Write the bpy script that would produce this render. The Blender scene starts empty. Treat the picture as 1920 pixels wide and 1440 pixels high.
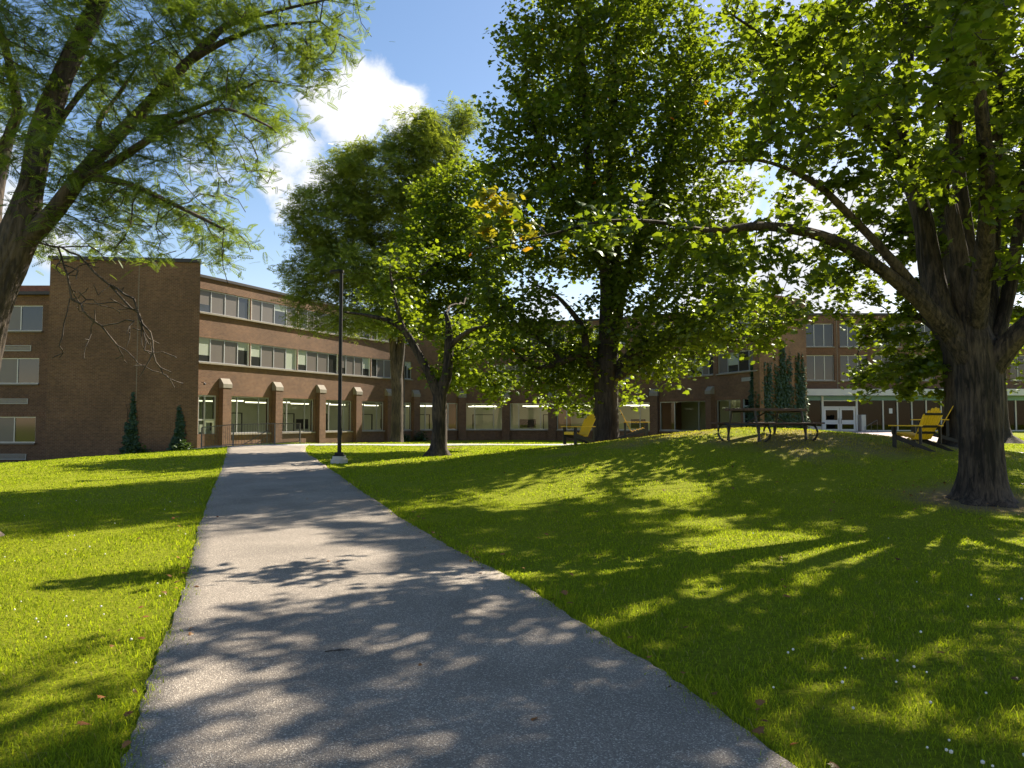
import bpy, math, random
import numpy as np
from mathutils import Vector

R = math.radians
scene = bpy.context.scene
col = scene.collection

# ------------------------------------------------------------------ camera, sky, sun, exposure
F, HZ, EYE = 1400.0, 788.0, 1.6
TILT = math.atan((HZ - 720) / F)
cam_d = bpy.data.cameras.new("camera")
cam = bpy.data.objects.new("camera", cam_d)
col.objects.link(cam)
cam_d.sensor_width = 36.0
cam_d.lens = F / 1920 * 36.0
cam_d.clip_start, cam_d.clip_end = 0.05, 3000
cam.location = (0, 0, EYE)
cam.rotation_euler = (math.pi / 2 + TILT, 0, 0)
scene.camera = cam

SUN_AZ, SUN_EL = 43.0, 41.0            # azimuth clockwise from +Y (towards +X)
sun_dir = Vector((math.sin(R(SUN_AZ)) * math.cos(R(SUN_EL)), math.cos(R(SUN_AZ)) * math.cos(R(SUN_EL)), math.sin(R(SUN_EL))))
sun_d = bpy.data.lights.new("sun", 'SUN')
sun_d.energy = 5.0
sun_d.angle = R(0.55)
sun_d.color = (1.0, 0.88, 0.72)
sun_o = bpy.data.objects.new("sun", sun_d)
col.objects.link(sun_o)
sun_o.rotation_euler = (-sun_dir).to_track_quat('-Z', 'Y').to_euler()
sun_o.location = (30, 30, 60)


def px_dir(px, py):
    u, v = px - 960.0, 720.0 - py
    y = F * math.cos(TILT) - v * math.sin(TILT)
    z = F * math.sin(TILT) + v * math.cos(TILT)
    return Vector((u, y, z))


def PT(px, py, D):
    d = px_dir(px, py)
    return Vector((d.x / d.y * D, D, EYE + d.z / d.y * D))


world = bpy.data.worlds.new("World")
scene.world = world
world.use_nodes = True
nt = world.node_tree
nt.nodes.clear()
def N(tree, typ, **kw):
    n = tree.nodes.new(typ)
    for k, v in kw.items():
        setattr(n, k, v)
    return n
w_out = N(nt, 'ShaderNodeOutputWorld')
w_bg = N(nt, 'ShaderNodeBackground')
w_bg.inputs['Strength'].default_value = 0.092
sky = N(nt, 'ShaderNodeTexSky', sky_type='NISHITA')
sky.sun_disc = False
sky.sun_elevation = R(SUN_EL)
sky.sun_rotation = R(SUN_AZ)
sky.air_density, sky.dust_density, sky.ozone_density = 1.0, 0.3, 4.0
hs = N(nt, 'ShaderNodeHueSaturation')
hs.inputs['Saturation'].default_value = 1.18
nt.links.new(sky.outputs[0], hs.inputs['Color'])
tc = N(nt, 'ShaderNodeTexCoord')
nz = N(nt, 'ShaderNodeTexNoise')
nz.inputs['Scale'].default_value = 11.0
nz.inputs['Detail'].default_value = 9.0
nz.inputs['Roughness'].default_value = 0.6
nz.inputs['Distortion'].default_value = 0.35
nt.links.new(tc.outputs['Generated'], nz.inputs['Vector'])
CLOUDS = [(610, 190, 55, 1.0), (680, 185, 75, 1.15), (750, 215, 60, 1.0), (640, 225, 50, .9), (560, 290, 55, .85), (520, 340, 50, .78), (590, 330, 55, .8), (545, 385, 42, .78),
          (520, 415, 28, .6), (420, 300, 90, .6), (650, 265, 18, .5), (20, 385, 60, .9), (80, 440, 60, .7), (1220, 420, 90, .9), (1350, 400, 110, .95), (1500, 460, 130, 1.0), (1640, 410, 110, 1.0),
          (1560, 560, 110, 1.0), (1330, 540, 100, .8), (1000, 590, 90, .8), (1800, 420, 140, .9), (200, 420, 60, .4), (-200, 300, 200, .8), (2100, 300, 250, .8)]
prev = None
for (cx, cy, rr, amp) in CLOUDS:
    d = px_dir(cx, cy).normalized()
    dist = N(nt, 'ShaderNodeVectorMath', operation='DISTANCE')
    nt.links.new(tc.outputs['Generated'], dist.inputs[0])
    dist.inputs[1].default_value = d
    mr = N(nt, 'ShaderNodeMapRange', interpolation_type='SMOOTHSTEP')
    mr.inputs['From Min'].default_value = rr * 1.75 / F
    mr.inputs['From Max'].default_value = 0.0
    mr.inputs['To Min'].default_value = 0.0
    mr.inputs['To Max'].default_value = amp
    nt.links.new(dist.outputs['Value'], mr.inputs['Value'])
    if prev is None:
        prev = mr.outputs[0]
    else:
        mx = N(nt, 'ShaderNodeMath', operation='MAXIMUM')
        nt.links.new(prev, mx.inputs[0])
        nt.links.new(mr.outputs[0], mx.inputs[1])
        prev = mx.outputs[0]
ns = N(nt, 'ShaderNodeMath', operation='MULTIPLY_ADD')      # noise - .5 scaled, added to the blobs
nt.links.new(nz.outputs['Fac'], ns.inputs[0])
ns.inputs[1].default_value = 2.1
ns.inputs[2].default_value = -1.05
sm = N(nt, 'ShaderNodeMath', operation='ADD')
nt.links.new(prev, sm.inputs[0])
nt.links.new(ns.outputs[0], sm.inputs[1])
cm = N(nt, 'ShaderNodeMapRange', interpolation_type='SMOOTHSTEP')
cm.inputs['From Min'].default_value = 0.34
cm.inputs['From Max'].default_value = 0.85
nt.links.new(sm.outputs[0], cm.inputs['Value'])
cmix = N(nt, 'ShaderNodeMix', data_type='RGBA')
nt.links.new(cm.outputs[0], cmix.inputs['Factor'])
tint = N(nt, 'ShaderNodeMix', data_type='RGBA', blend_type='MULTIPLY')
tint.inputs['Factor'].default_value = 1.0
tint.inputs[7].default_value = (1.25, .86, .68, 1)
nt.links.new(hs.outputs[0], tint.inputs[6])
nt.links.new(tint.outputs[2], cmix.inputs[6])
cc = N(nt, 'ShaderNodeMix', data_type='RGBA')          # grey shading inside the clouds, mixed in by noise
nz2 = N(nt, 'ShaderNodeTexNoise')
nz2.inputs['Scale'].default_value = 6.0
nz2.inputs['Detail'].default_value = 5.0
nt.links.new(tc.outputs['Generated'], nz2.inputs['Vector'])
nt.links.new(nz2.outputs['Fac'], cc.inputs['Factor'])
cc.inputs[6].default_value = (2.6, 2.75, 3.1, 1)
cc.inputs[7].default_value = (5.4, 5.4, 5.4, 1)
nt.links.new(cc.outputs[2], cmix.inputs[7])
nt.links.new(cmix.outputs[2], w_bg.inputs['Color'])
nt.links.new(w_bg.outputs[0], w_out.inputs[0])

scene.view_settings.view_transform = 'Standard'
scene.view_settings.look = 'None'
scene.view_settings.exposure = 1.45
scene.view_settings.gamma = 1.0
scene.render.resolution_x, scene.render.resolution_y = 1024, 768
scene.cycles.max_bounces = 8
scene.cycles.transparent_max_bounces = 12
scene.cycles.use_denoising = True

# ------------------------------------------------------------------ helpers
def smooth(a, b, x):
    t = np.clip((np.asarray(x, dtype=float) - a) / (b - a), 0, 1)
    return t * t * (3 - 2 * t)


def H(x, y):
    """height of the lawn"""
    x = np.asarray(x, dtype=float)
    y = np.asarray(y, dtype=float)
    z = 0.36 * smooth(10, 36, y)
    z = z - 1.2 * smooth(-12, -26, x) * smooth(16, 41, y)
    z = z - 0.5 * smooth(39.5, 52, y) * smooth(14, 5, x)
    z = z + 0.28 * smooth(6, 22, x) * smooth(24, 60, y)
    z = z - 0.75 * smooth(39.3, 42.5, y) * smooth(-12.8, -14.6, x) * smooth(-18.6, -17.2, x)
    dx, dy = x - 7.2, y - 20.5
    ax = np.where(dx < 0, 7.0, 7.6)
    by = np.where(dy < 0, 5.2, 8.5)
    z = z + 1.22 * np.exp(-(dx / ax) ** 2 - (dy / by) ** 2)
    return z + 0.025 * np.sin(x * .9 + 1.3 * np.sin(y * .5)) * np.sin(y * .8)


def Hf(x, y):
    return float(H(x, y))


def ground_pt(px, py):
    d = px_dir(px, py)
    lo, hi = 1.0, 1.0
    for k in range(4000):
        hi = 1.0 + k * 0.05
        z = EYE + d.z / d.y * hi
        if z <= Hf(d.x / d.y * hi, hi):
            break
    lo = hi - 0.05
    for k in range(20):
        m = (lo + hi) / 2
        if EYE + d.z / d.y * m <= Hf(d.x / d.y * m, m):
            hi = m
        else:
            lo = m
    return Vector((d.x / d.y * hi, hi, Hf(d.x / d.y * hi, hi)))


def tag(o, label=None, cat=None, group=None, kind=None):
    if label: o["label"] = label
    if cat: o["category"] = cat
    if group: o["group"] = group
    if kind: o["kind"] = kind
    return o


def thing(name, label, cat, loc=(0, 0, 0), rz=0.0, group=None):
    o = bpy.data.objects.new(name, None)
    o.empty_display_size = 0.2
    col.objects.link(o)
    o.location = loc
    o.rotation_euler = (0, 0, rz)
    return tag(o, label, cat, group)


def copy_tree(o, parent=None):
    c = o.copy()
    col.objects.link(c)
    c.parent = parent
    for ch in list(o.children):
        copy_tree(ch, c)
    return c


def origin_of(parent):
    p = Vector((0, 0, 0))
    while parent is not None:
        p = p + Vector(parent.location)
        parent = parent.parent
    return p


def np_mesh(name, V, faces, mats, parent=None, world=True, rnd=None, uv=None, smooth_shade=False, midx=None, sizes=None):
    """faces: m x k array, or a flat index array with sizes"""
    V = np.asarray(V, dtype=np.float32)
    if parent is not None and world:
        V = V - np.array(origin_of(parent), dtype=np.float32)
    me = bpy.data.meshes.new(name)
    if sizes is None:
        faces = np.asarray(faces, dtype=np.int32)
        m, k = faces.shape
        starts = np.arange(m, dtype=np.int32) * k
        flat = faces.ravel()
    else:
        flat = np.asarray(faces, dtype=np.int32)
        sizes = np.asarray(sizes, dtype=np.int32)
        m = len(sizes)
        starts = (np.cumsum(sizes) - sizes).astype(np.int32)
    me.vertices.add(len(V))
    me.vertices.foreach_set("co", V.ravel())
    me.loops.add(len(flat))
    me.loops.foreach_set("vertex_index", flat)
    me.polygons.add(m)
    me.polygons.foreach_set("loop_start", starts)
    if smooth_shade:
        me.polygons.foreach_set("use_smooth", np.ones(m, dtype=bool))
    if not isinstance(mats, (list, tuple)):
        mats = [mats]
    for mt in mats:
        me.materials.append(mt)
    if midx is not None:
        me.polygons.foreach_set("material_index", np.asarray(midx, dtype=np.int32))
    me.update(calc_edges=True)
    if uv is not None:
        l = me.uv_layers.new(name="UVMap")
        l.data.foreach_set("uv", np.asarray(uv, dtype=np.float32).ravel())
    if rnd is not None:
        a = me.attributes.new("rnd", 'FLOAT', 'POINT')
        a.data.foreach_set("value", np.asarray(rnd, dtype=np.float32))
    o = bpy.data.objects.new(name, me)
    col.objects.link(o)
    o.parent = parent
    return o


class MB:
    """collects polygons; build() links them as ONE mesh object"""
    def __init__(self):
        self.v, self.f, self.uv, self.mi = [], [], [], []

    def poly(self, pts, uvs=None, mi=0):
        n = len(self.v)
        self.v += [tuple(p) for p in pts]
        self.f.append(tuple(range(n, n + len(pts))))
        self.uv.append(uvs if uvs else [(p[0], p[2]) for p in pts])
        self.mi.append(mi)

    def hexa(self, p, mi=0):
        """8 corners: 0-3 bottom loop (ccw from above), 4-7 top loop"""
        for q in ((3, 2, 1, 0), (4, 5, 6, 7), (0, 1, 5, 4), (1, 2, 6, 5), (2, 3, 7, 6), (3, 0, 4, 7)):
            pts = [Vector(p[i]) for i in q]
            e1 = (pts[1] - pts[0])
            nrm = e1.cross(pts[3] - pts[0])
            if nrm.length > 0: nrm.normalize()
            if abs(nrm.z) > .7: uvs = [(a.x, a.y) for a in pts]
            elif abs(nrm.x) > abs(nrm.y): uvs = [(a.y, a.z) for a in pts]
            else: uvs = [(a.x, a.z) for a in pts]
            self.poly(pts, uvs, mi)

    def box(self, lo, hi, mi=0):
        (a, b, c), (d, e, f) = lo, hi
        self.hexa([(a, b, c), (d, b, c), (d, e, c), (a, e, c), (a, b, f), (d, b, f), (d, e, f), (a, e, f)], mi)

    def board(self, p0, p1, w, t, up=(0, 0, 1), mi=0):
        """a plank from p0 to p1, w wide (across), t thick (along up)"""
        p0, p1 = Vector(p0), Vector(p1)
        d = (p1 - p0).normalized()
        u = Vector(up)
        s = d.cross(u)
        if s.length < 1e-5: s = d.cross(Vector((1, 0, 0)))
        s.normalize()
        u = s.cross(d).normalized()
        s, u = s * w / 2, u * t / 2
        self.hexa([p0 - s - u, p0 + s - u, p1 + s - u, p1 - s - u, p0 - s + u, p0 + s + u, p1 + s + u, p1 - s + u], mi)

    def tube(self, pts, r, n=8, mi=0, caps=True):
        pts = [Vector(p) for p in pts]
        rs = r if isinstance(r, (list, tuple)) else [r] * len(pts)
        rings = []
        ref = Vector((0, 0, 1))
        for i, p in enumerate(pts):
            d = (pts[min(i + 1, len(pts) - 1)] - pts[max(i - 1, 0)]).normalized()
            a = d.cross(ref)
            if a.length < 0.05: a = d.cross(Vector((1, 0, 0)))
            a.normalize()
            b = d.cross(a)
            rings.append([p + (a * math.cos(2 * math.pi * k / n) + b * math.sin(2 * math.pi * k / n)) * rs[i] for k in range(n)])
        for i in range(len(pts) - 1):
            for k in range(n):
                q = [rings[i][k], rings[i][(k + 1) % n], rings[i + 1][(k + 1) % n], rings[i + 1][k]]
                self.poly(q[::-1], None, mi)
        if caps:
            self.poly(rings[0], None, mi)
            self.poly(rings[-1][::-1], None, mi)

    def build(self, name, mats, parent=None, world=True, bevel=0.0, smooth_shade=False):
        flat = [i for f in self.f for i in f]
        sizes = [len(f) for f in self.f]
        uv = [c for u in self.uv for c in u]
        o = np_mesh(name, np.array(self.v), flat, mats, parent, world, None, uv, smooth_shade, self.mi, sizes)
        if bevel or smooth_shade:
            w = o.modifiers.new("weld", 'WELD')
            w.merge_threshold = 0.0005
        if bevel:
            b = o.modifiers.new("bevel", 'BEVEL')
            b.width = bevel
            b.segments = 2
            b.limit_method = 'ANGLE'
        return o


# ------------------------------------------------------------------ materials
M = {}
def mat(name):
    m = bpy.data.materials.new(name)
    m.use_nodes = True
    t = m.node_tree
    b = t.nodes.get('Principled BSDF')
    M[name] = m
    return m, t, b


def setc(sock, c):
    sock.default_value = (c[0], c[1], c[2], 1)


def plain(name, c, rough=.6, metal=0.0, var=0.12, scale=6.0, bump=0.0, bscale=40.0, coat=0.0):
    m, t, b = mat(name)
    b.inputs['Roughness'].default_value = rough
    b.inputs['Metallic'].default_value = metal
    if coat:
        b.inputs['Coat Weight'].default_value = coat
        b.inputs['Coat Roughness'].default_value = .05
    tcn = N(t, 'ShaderNodeTexCoord')
    n = N(t, 'ShaderNodeTexNoise')
    n.inputs['Scale'].default_value = scale
    n.inputs['Detail'].default_value = 5
    t.links.new(tcn.outputs['Object'], n.inputs['Vector'])
    mx = N(t, 'ShaderNodeMix', data_type='RGBA')
    setc(mx.inputs[6], [v * (1 - var) for v in c])
    setc(mx.inputs[7], [min(1, v * (1 + var)) for v in c])
    t.links.new(n.outputs['Fac'], mx.inputs['Factor'])
    t.links.new(mx.outputs[2], b.inputs['Base Color'])
    if bump:
        n2 = N(t, 'ShaderNodeTexNoise')
        n2.inputs['Scale'].default_value = bscale
        t.links.new(tcn.outputs['Object'], n2.inputs['Vector'])
        bp = N(t, 'ShaderNodeBump')
        bp.inputs['Strength'].default_value = bump
        bp.inputs['Distance'].default_value = .01
        t.links.new(n2.outputs['Fac'], bp.inputs['Height'])
        t.links.new(bp.outputs[0], b.inputs['Normal'])
    return m


def brick(name, c1, c2, mortar, swap=False):
    m, t, b = mat(name)
    b.inputs['Roughness'].default_value = .85
    uv = N(t, 'ShaderNodeUVMap')
    vec = uv.outputs[0]
    if swap:
        sp = N(t, 'ShaderNodeSeparateXYZ')
        cb = N(t, 'ShaderNodeCombineXYZ')
        t.links.new(vec, sp.inputs[0])
        t.links.new(sp.outputs[1], cb.inputs[0])
        t.links.new(sp.outputs[0], cb.inputs[1])
        vec = cb.outputs[0]
    bt = N(t, 'ShaderNodeTexBrick')
    bt.inputs['Scale'].default_value = 1.0
    bt.inputs['Brick Width'].default_value = .225
    bt.inputs['Row Height'].default_value = .082
    bt.inputs['Mortar Size'].default_value = .009
    bt.inputs['Mortar Smooth'].default_value = .2
    bt.inputs['Bias'].default_value = -.2
    setc(bt.inputs['Color1'], c1); setc(bt.inputs['Color2'], c2); setc(bt.inputs['Mortar'], mortar)
    t.links.new(vec, bt.inputs['Vector'])
    n = N(t, 'ShaderNodeTexNoise')
    n.inputs['Scale'].default_value = .42
    n.inputs['Detail'].default_value = 8
    n.inputs['Roughness'].default_value = .62
    t.links.new(vec, n.inputs['Vector'])
    rp = N(t, 'ShaderNodeMapRange')
    rp.inputs['From Min'].default_value = .25; rp.inputs['From Max'].default_value = .75
    rp.inputs['To Min'].default_value = .66; rp.inputs['To Max'].default_value = 1.28
    t.links.new(n.outputs['Fac'], rp.inputs['Value'])
    n3 = N(t, 'ShaderNodeTexNoise')
    n3.inputs['Scale'].default_value = 5.0
    t.links.new(vec, n3.inputs['Vector'])
    rp3 = N(t, 'ShaderNodeMapRange')
    rp3.inputs['From Min'].default_value = .3; rp3.inputs['From Max'].default_value = .7
    rp3.inputs['To Min'].default_value = .85; rp3.inputs['To Max'].default_value = 1.12
    t.links.new(n3.outputs['Fac'], rp3.inputs['Value'])
    pr = N(t, 'ShaderNodeMath', operation='MULTIPLY')
    t.links.new(rp.outputs[0], pr.inputs[0]); t.links.new(rp3.outputs[0], pr.inputs[1])
    ml = N(t, 'ShaderNodeVectorMath', operation='SCALE')
    t.links.new(bt.outputs['Color'], ml.inputs[0])
    t.links.new(pr.outputs[0], ml.inputs['Scale'])
    t.links.new(ml.outputs[0], b.inputs['Base Color'])
    bp = N(t, 'ShaderNodeBump')
    bp.inputs['Strength'].default_value = .5
    bp.inputs['Distance'].default_value = .008
    bp.invert = True
    t.links.new(bt.outputs['Fac'], bp.inputs['Height'])
    t.links.new(bp.outputs[0], b.inputs['Normal'])
    return m


brick('brick', (.155, .077, .038), (.105, .050, .025), (.185, .135, .088))
brick('soldier_brick', (.165, .075, .036), (.11, .05, .025), (.22, .155, .10), swap=True)
brick('sunlit_brick', (.26, .085, .04), (.19, .06, .03), (.22, .15, .10))  # parapet brick with sunlight put into its redder, brighter colour
plain('stone', (.24, .215, .175), .85, var=.2, scale=3, bump=.3)
plain('concrete_base', (.46, .45, .43), .9, var=.15, scale=9, bump=.4)
plain('coping_metal', (.035, .033, .033), .5, .3)
plain('aluminium', (.42, .43, .42), .45, .55, var=.05)
plain('white_paint', (.74, .74, .71), .45, var=.05)
plain('white_canopy', (.66, .66, .62), .55, var=.1, scale=1.5)
plain('teal_panel', (.16, .33, .35), .4, var=.1)
plain('dark_steel', (.035, .033, .032), .45, .4, var=.2)
plain('rail_steel', (.11, .105, .095), .5, .5, var=.2)
plain('black_paint', (.007, .007, .008), .75, .0, var=.2)
plain('black_plastic', (.018, .017, .017), .5, var=.25, scale=12)
plain('yellow_plastic', (.82, .50, .016), .42, var=.10, scale=5, bump=.1)
plain('table_wood', (.075, .04, .024), .75, var=.4, scale=7, bump=.4)
plain('interior_wall', (.66, .68, .54), .8, var=.05)
plain('interior_warm', (.45, .27, .19), .8, var=.05)
plain('interior_floor', (.16, .15, .13), .5)
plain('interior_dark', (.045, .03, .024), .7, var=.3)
plain('door_frame_blue', (.26, .30, .34), .5)
plain('grey_box', (.45, .48, .47), .5, var=.08)
plain('louvre', (.33, .33, .31), .5, .3)
plain('dark_board', (.02, .02, .02), .5)
plain('paper', (.8, .8, .78), .7, var=.02)

m, t, b = mat('tube_light')
b.inputs['Base Color'].default_value = (1, .95, .8, 1)
b.inputs['Emission Color'].default_value = (1, .9, .66, 1)
b.inputs['Emission Strength'].default_value = 1.4

def glass_mat(name, tint, refl, rough=0.01):
    m, t, b = mat(name)
    t.nodes.remove(b)
    out = t.nodes.get('Material Output')
    tr = N(t, 'ShaderNodeBsdfTransparent')
    setc(tr.inputs[0], tint)
    gl = N(t, 'ShaderNodeBsdfGlossy')
    gl.inputs['Roughness'].default_value = rough
    setc(gl.inputs['Color'], (.9, .95, .95))
    fr = N(t, 'ShaderNodeLayerWeight')
    fr.inputs['Blend'].default_value = refl
    mx = N(t, 'ShaderNodeMixShader')
    t.links.new(fr.outputs['Fresnel'], mx.inputs[0])
    t.links.new(tr.outputs[0], mx.inputs[1])
    t.links.new(gl.outputs[0], mx.inputs[2])
    t.links.new(mx.outputs[0], out.inputs[0])
    return m
glass_mat('clear_glass', (.68, .74, .70), .28)
glass_mat('dark_glass', (.45, .5, .5), .2)
plain('blind_pale', (.36, .40, .34), .2, var=.12, scale=1.2, coat=.5)
plain('screen_grey', (.13, .115, .10), .4, var=.15, scale=1.0, coat=.2)
plain('pane_dark', (.03, .032, .03), .08, var=.3, scale=.7, coat=.35)


def leaf_mat(name, dark, light, trans, tw=.5, gloss=.05, autumn=None):
    m, t, b = mat(name)
    t.nodes.remove(b)
    out = t.nodes.get('Material Output')
    at = N(t, 'ShaderNodeAttribute', attribute_name='rnd')
    cr = N(t, 'ShaderNodeValToRGB')
    els = cr.color_ramp.elements
    setc_ = lambda e, c: setattr(e, 'color', (c[0], c[1], c[2], 1))
    els[0].position = 0; setc_(els[0], dark)
    els[1].position = .93; setc_(els[1], light)
    if autumn:
        e = els.new(.975); setc_(e, autumn)
    t.links.new(at.outputs['Fac'], cr.inputs[0])
    df = N(t, 'ShaderNodeBsdfDiffuse')
    t.links.new(cr.outputs[0], df.inputs['Color'])
    tl = N(t, 'ShaderNodeBsdfTranslucent')
    mc = N(t, 'ShaderNodeMix', data_type='RGBA', blend_type='MULTIPLY')
    mc.inputs['Factor'].default_value = 1
    t.links.new(cr.outputs[0], mc.inputs[6])
    mc.inputs[7].default_value = (trans[0], trans[1], trans[2], 1)
    t.links.new(mc.outputs[2], tl.inputs['Color'])
    mx = N(t, 'ShaderNodeMixShader')
    mx.inputs[0].default_value = tw
    t.links.new(df.outputs[0], mx.inputs[1]); t.links.new(tl.outputs[0], mx.inputs[2])
    gl = N(t, 'ShaderNodeBsdfGlossy')
    gl.inputs['Roughness'].default_value = .38
    setc(gl.inputs['Color'], (.8, .9, .8))
    m2 = N(t, 'ShaderNodeMixShader')
    m2.inputs[0].default_value = gloss
    t.links.new(mx.outputs[0], m2.inputs[1]); t.links.new(gl.outputs[0], m2.inputs[2])
    t.links.new(m2.outputs[0], out.inputs[0])
    return m

leaf_mat('maple_leaf', (.030, .052, .010), (.070, .102, .013), (4.2, 3.7, .9), .54, .04, (.45, .12, .02))
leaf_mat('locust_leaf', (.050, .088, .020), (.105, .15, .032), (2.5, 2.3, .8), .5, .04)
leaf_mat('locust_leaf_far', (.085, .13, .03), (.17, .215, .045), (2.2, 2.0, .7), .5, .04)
leaf_mat('yellow_leaf', (.13, .15, .018), (.24, .24, .025), (1.9, 1.6, .7), .5, .04, (.6, .13, .03))
leaf_mat('vine_leaf', (.022, .045, .012), (.05, .085, .02), (1.6, 1.6, .8), .3, .05)
leaf_mat('fallen_leaf', (.10, .05, .022), (.30, .13, .04), (1, 1, 1), .15, .03)


def bark_mat(name, c1, c2, sc=1.0):
    m, t, b = mat(name)
    b.inputs['Roughness'].default_value = .9
    tcn = N(t, 'ShaderNodeTexCoord')
    mp = N(t, 'ShaderNodeMapping')
    mp.inputs['Scale'].default_value = (16 * sc, 16 * sc, 2.2 * sc)
    t.links.new(tcn.outputs['Object'], mp.inputs['Vector'])
    n = N(t, 'ShaderNodeTexNoise')
    n.inputs['Scale'].default_value = 1.0; n.inputs['Detail'].default_value = 8; n.inputs['Roughness'].default_value = .65
    n.inputs['Distortion'].default_value = .6
    t.links.new(mp.outputs[0], n.inputs['Vector'])
    n2 = N(t, 'ShaderNodeTexNoise')
    n2.inputs['Scale'].default_value = 1.3; n2.inputs['Detail'].default_value = 4
    t.links.new(tcn.outputs['Object'], n2.inputs['Vector'])
    ad = N(t, 'ShaderNodeMath', operation='MULTIPLY_ADD')
    t.links.new(n2.outputs['Fac'], ad.inputs[0]); ad.inputs[1].default_value = .55
    ad.inputs[2].default_value = -.27
    a2 = N(t, 'ShaderNodeMath', operation='ADD')
    t.links.new(n.outputs['Fac'], a2.inputs[0]); t.links.new(ad.outputs[0], a2.inputs[1])
    cr = N(t, 'ShaderNodeValToRGB')
    cr.color_ramp.elements[0].position = .41; cr.color_ramp.elements[0].color = (*c1, 1)
    cr.color_ramp.elements[1].position = .68; cr.color_ramp.elements[1].color = (*c2, 1)
    t.links.new(a2.outputs[0], cr.inputs[0])
    t.links.new(cr.outputs[0], b.inputs['Base Color'])
    bp = N(t, 'ShaderNodeBump')
    bp.inputs['Strength'].default_value = .9; bp.inputs['Distance'].default_value = .03
    t.links.new(n.outputs['Fac'], bp.inputs['Height'])
    t.links.new(bp.outputs[0], b.inputs['Normal'])
    return m
bark_mat('maple_bark', (.009, .0065, .005), (.092, .068, .050))
bark_mat('locust_bark', (.024, .018, .013), (.10, .076, .055))
bark_mat('dark_bark', (.018, .014, .011), (.065, .05, .04))


def lawn_color(t):
    """the colour of the turf by where it grows: fresh, mown and dry patches"""
    geo = N(t, 'ShaderNodeNewGeometry')
    n = N(t, 'ShaderNodeTexNoise')
    n.inputs['Scale'].default_value = .42; n.inputs['Detail'].default_value = 5; n.inputs['Roughness'].default_value = .6
    t.links.new(geo.outputs['Position'], n.inputs['Vector'])
    sp = N(t, 'ShaderNodeSeparateXYZ')
    t.links.new(geo.outputs['Position'], sp.inputs[0])
    mr = N(t, 'ShaderNodeMapRange', interpolation_type='SMOOTHSTEP')   # the mound is drier
    mr.inputs['From Min'].default_value = 0.25; mr.inputs['From Max'].default_value = 1.2
    mr.inputs['To Min'].default_value = -.16; mr.inputs['To Max'].default_value = .19
    t.links.new(sp.outputs[2], mr.inputs['Value'])
    ad = N(t, 'ShaderNodeMath', operation='ADD')
    t.links.new(n.outputs['Fac'], ad.inputs[0]); t.links.new(mr.outputs[0], ad.inputs[1])
    dry = N(t, 'ShaderNodeMapRange', interpolation_type='SMOOTHSTEP')
    dry.inputs['From Min'].default_value = .5; dry.inputs['From Max'].default_value = .74
    dry.inputs['To Max'].default_value = .75
    t.links.new(ad.outputs[0], dry.inputs['Value'])
    out_ = dry.outputs[0]
    for (cx, cy, r0, r1) in ((8.45, 13.35, .5, 1.9), (3.3, 26.0, .6, 2.0), (11.5, 19.2, .5, 1.8), (-3.2, 33.6, .3, 1.0), (10.2, 19.2, .2, 1.4)):
        d_ = N(t, 'ShaderNodeVectorMath', operation='DISTANCE')
        fl_ = N(t, 'ShaderNodeVectorMath', operation='MULTIPLY')
        t.links.new(geo.outputs['Position'], fl_.inputs[0]); fl_.inputs[1].default_value = (1, 1, 0)
        t.links.new(fl_.outputs[0], d_.inputs[0]); d_.inputs[1].default_value = (cx, cy, 0)
        ns_ = N(t, 'ShaderNodeMath', operation='MULTIPLY_ADD')
        t.links.new(n.outputs['Fac'], ns_.inputs[0]); ns_.inputs[1].default_value = 2.2
        t.links.new(d_.outputs['Value'], ns_.inputs[2])
        mr_ = N(t, 'ShaderNodeMapRange', interpolation_type='SMOOTHSTEP')
        mr_.inputs['From Min'].default_value = r1 + 1.1; mr_.inputs['From Max'].default_value = r0 + 1.1
        t.links.new(ns_.outputs[0], mr_.inputs['Value'])
        mx_ = N(t, 'ShaderNodeMath', operation='MAXIMUM')
        t.links.new(out_, mx_.inputs[0]); t.links.new(mr_.outputs[0], mx_.inputs[1])
        out_ = mx_.outputs[0]
    return geo, out_

m, t, b = mat('turf')
b.inputs['Roughness'].default_value = 1.0
b.inputs['Specular IOR Level'].default_value = 0.1
geo, dry = lawn_color(t)
n = N(t, 'ShaderNodeTexNoise'); n.inputs['Scale'].default_value = 26; n.inputs['Detail'].default_value = 8; n.inputs['Roughness'].default_value = .75
t.links.new(geo.outputs['Position'], n.inputs['Vector'])
cr = N(t, 'ShaderNodeValToRGB')
cr.color_ramp.elements[0].position = .32; cr.color_ramp.elements[0].color = (.11, .13, .008, 1)
cr.color_ramp.elements[1].position = .68; cr.color_ramp.elements[1].color = (.30, .345, .014, 1)
t.links.new(n.outputs['Fac'], cr.inputs[0])
mx = N(t, 'ShaderNodeMix', data_type='RGBA')
t.links.new(dry, mx.inputs['Factor'])
t.links.new(cr.outputs[0], mx.inputs[6])
mx.inputs[7].default_value = (.22, .165, .085, 1)
t.links.new(mx.outputs[2], b.inputs['Base Color'])
bp = N(t, 'ShaderNodeBump'); bp.inputs['Strength'].default_value = 1.0; bp.inputs['Distance'].default_value = .05
t.links.new(n.outputs['Fac'], bp.inputs['Height']); t.links.new(bp.outputs[0], b.inputs['Normal'])

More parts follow.
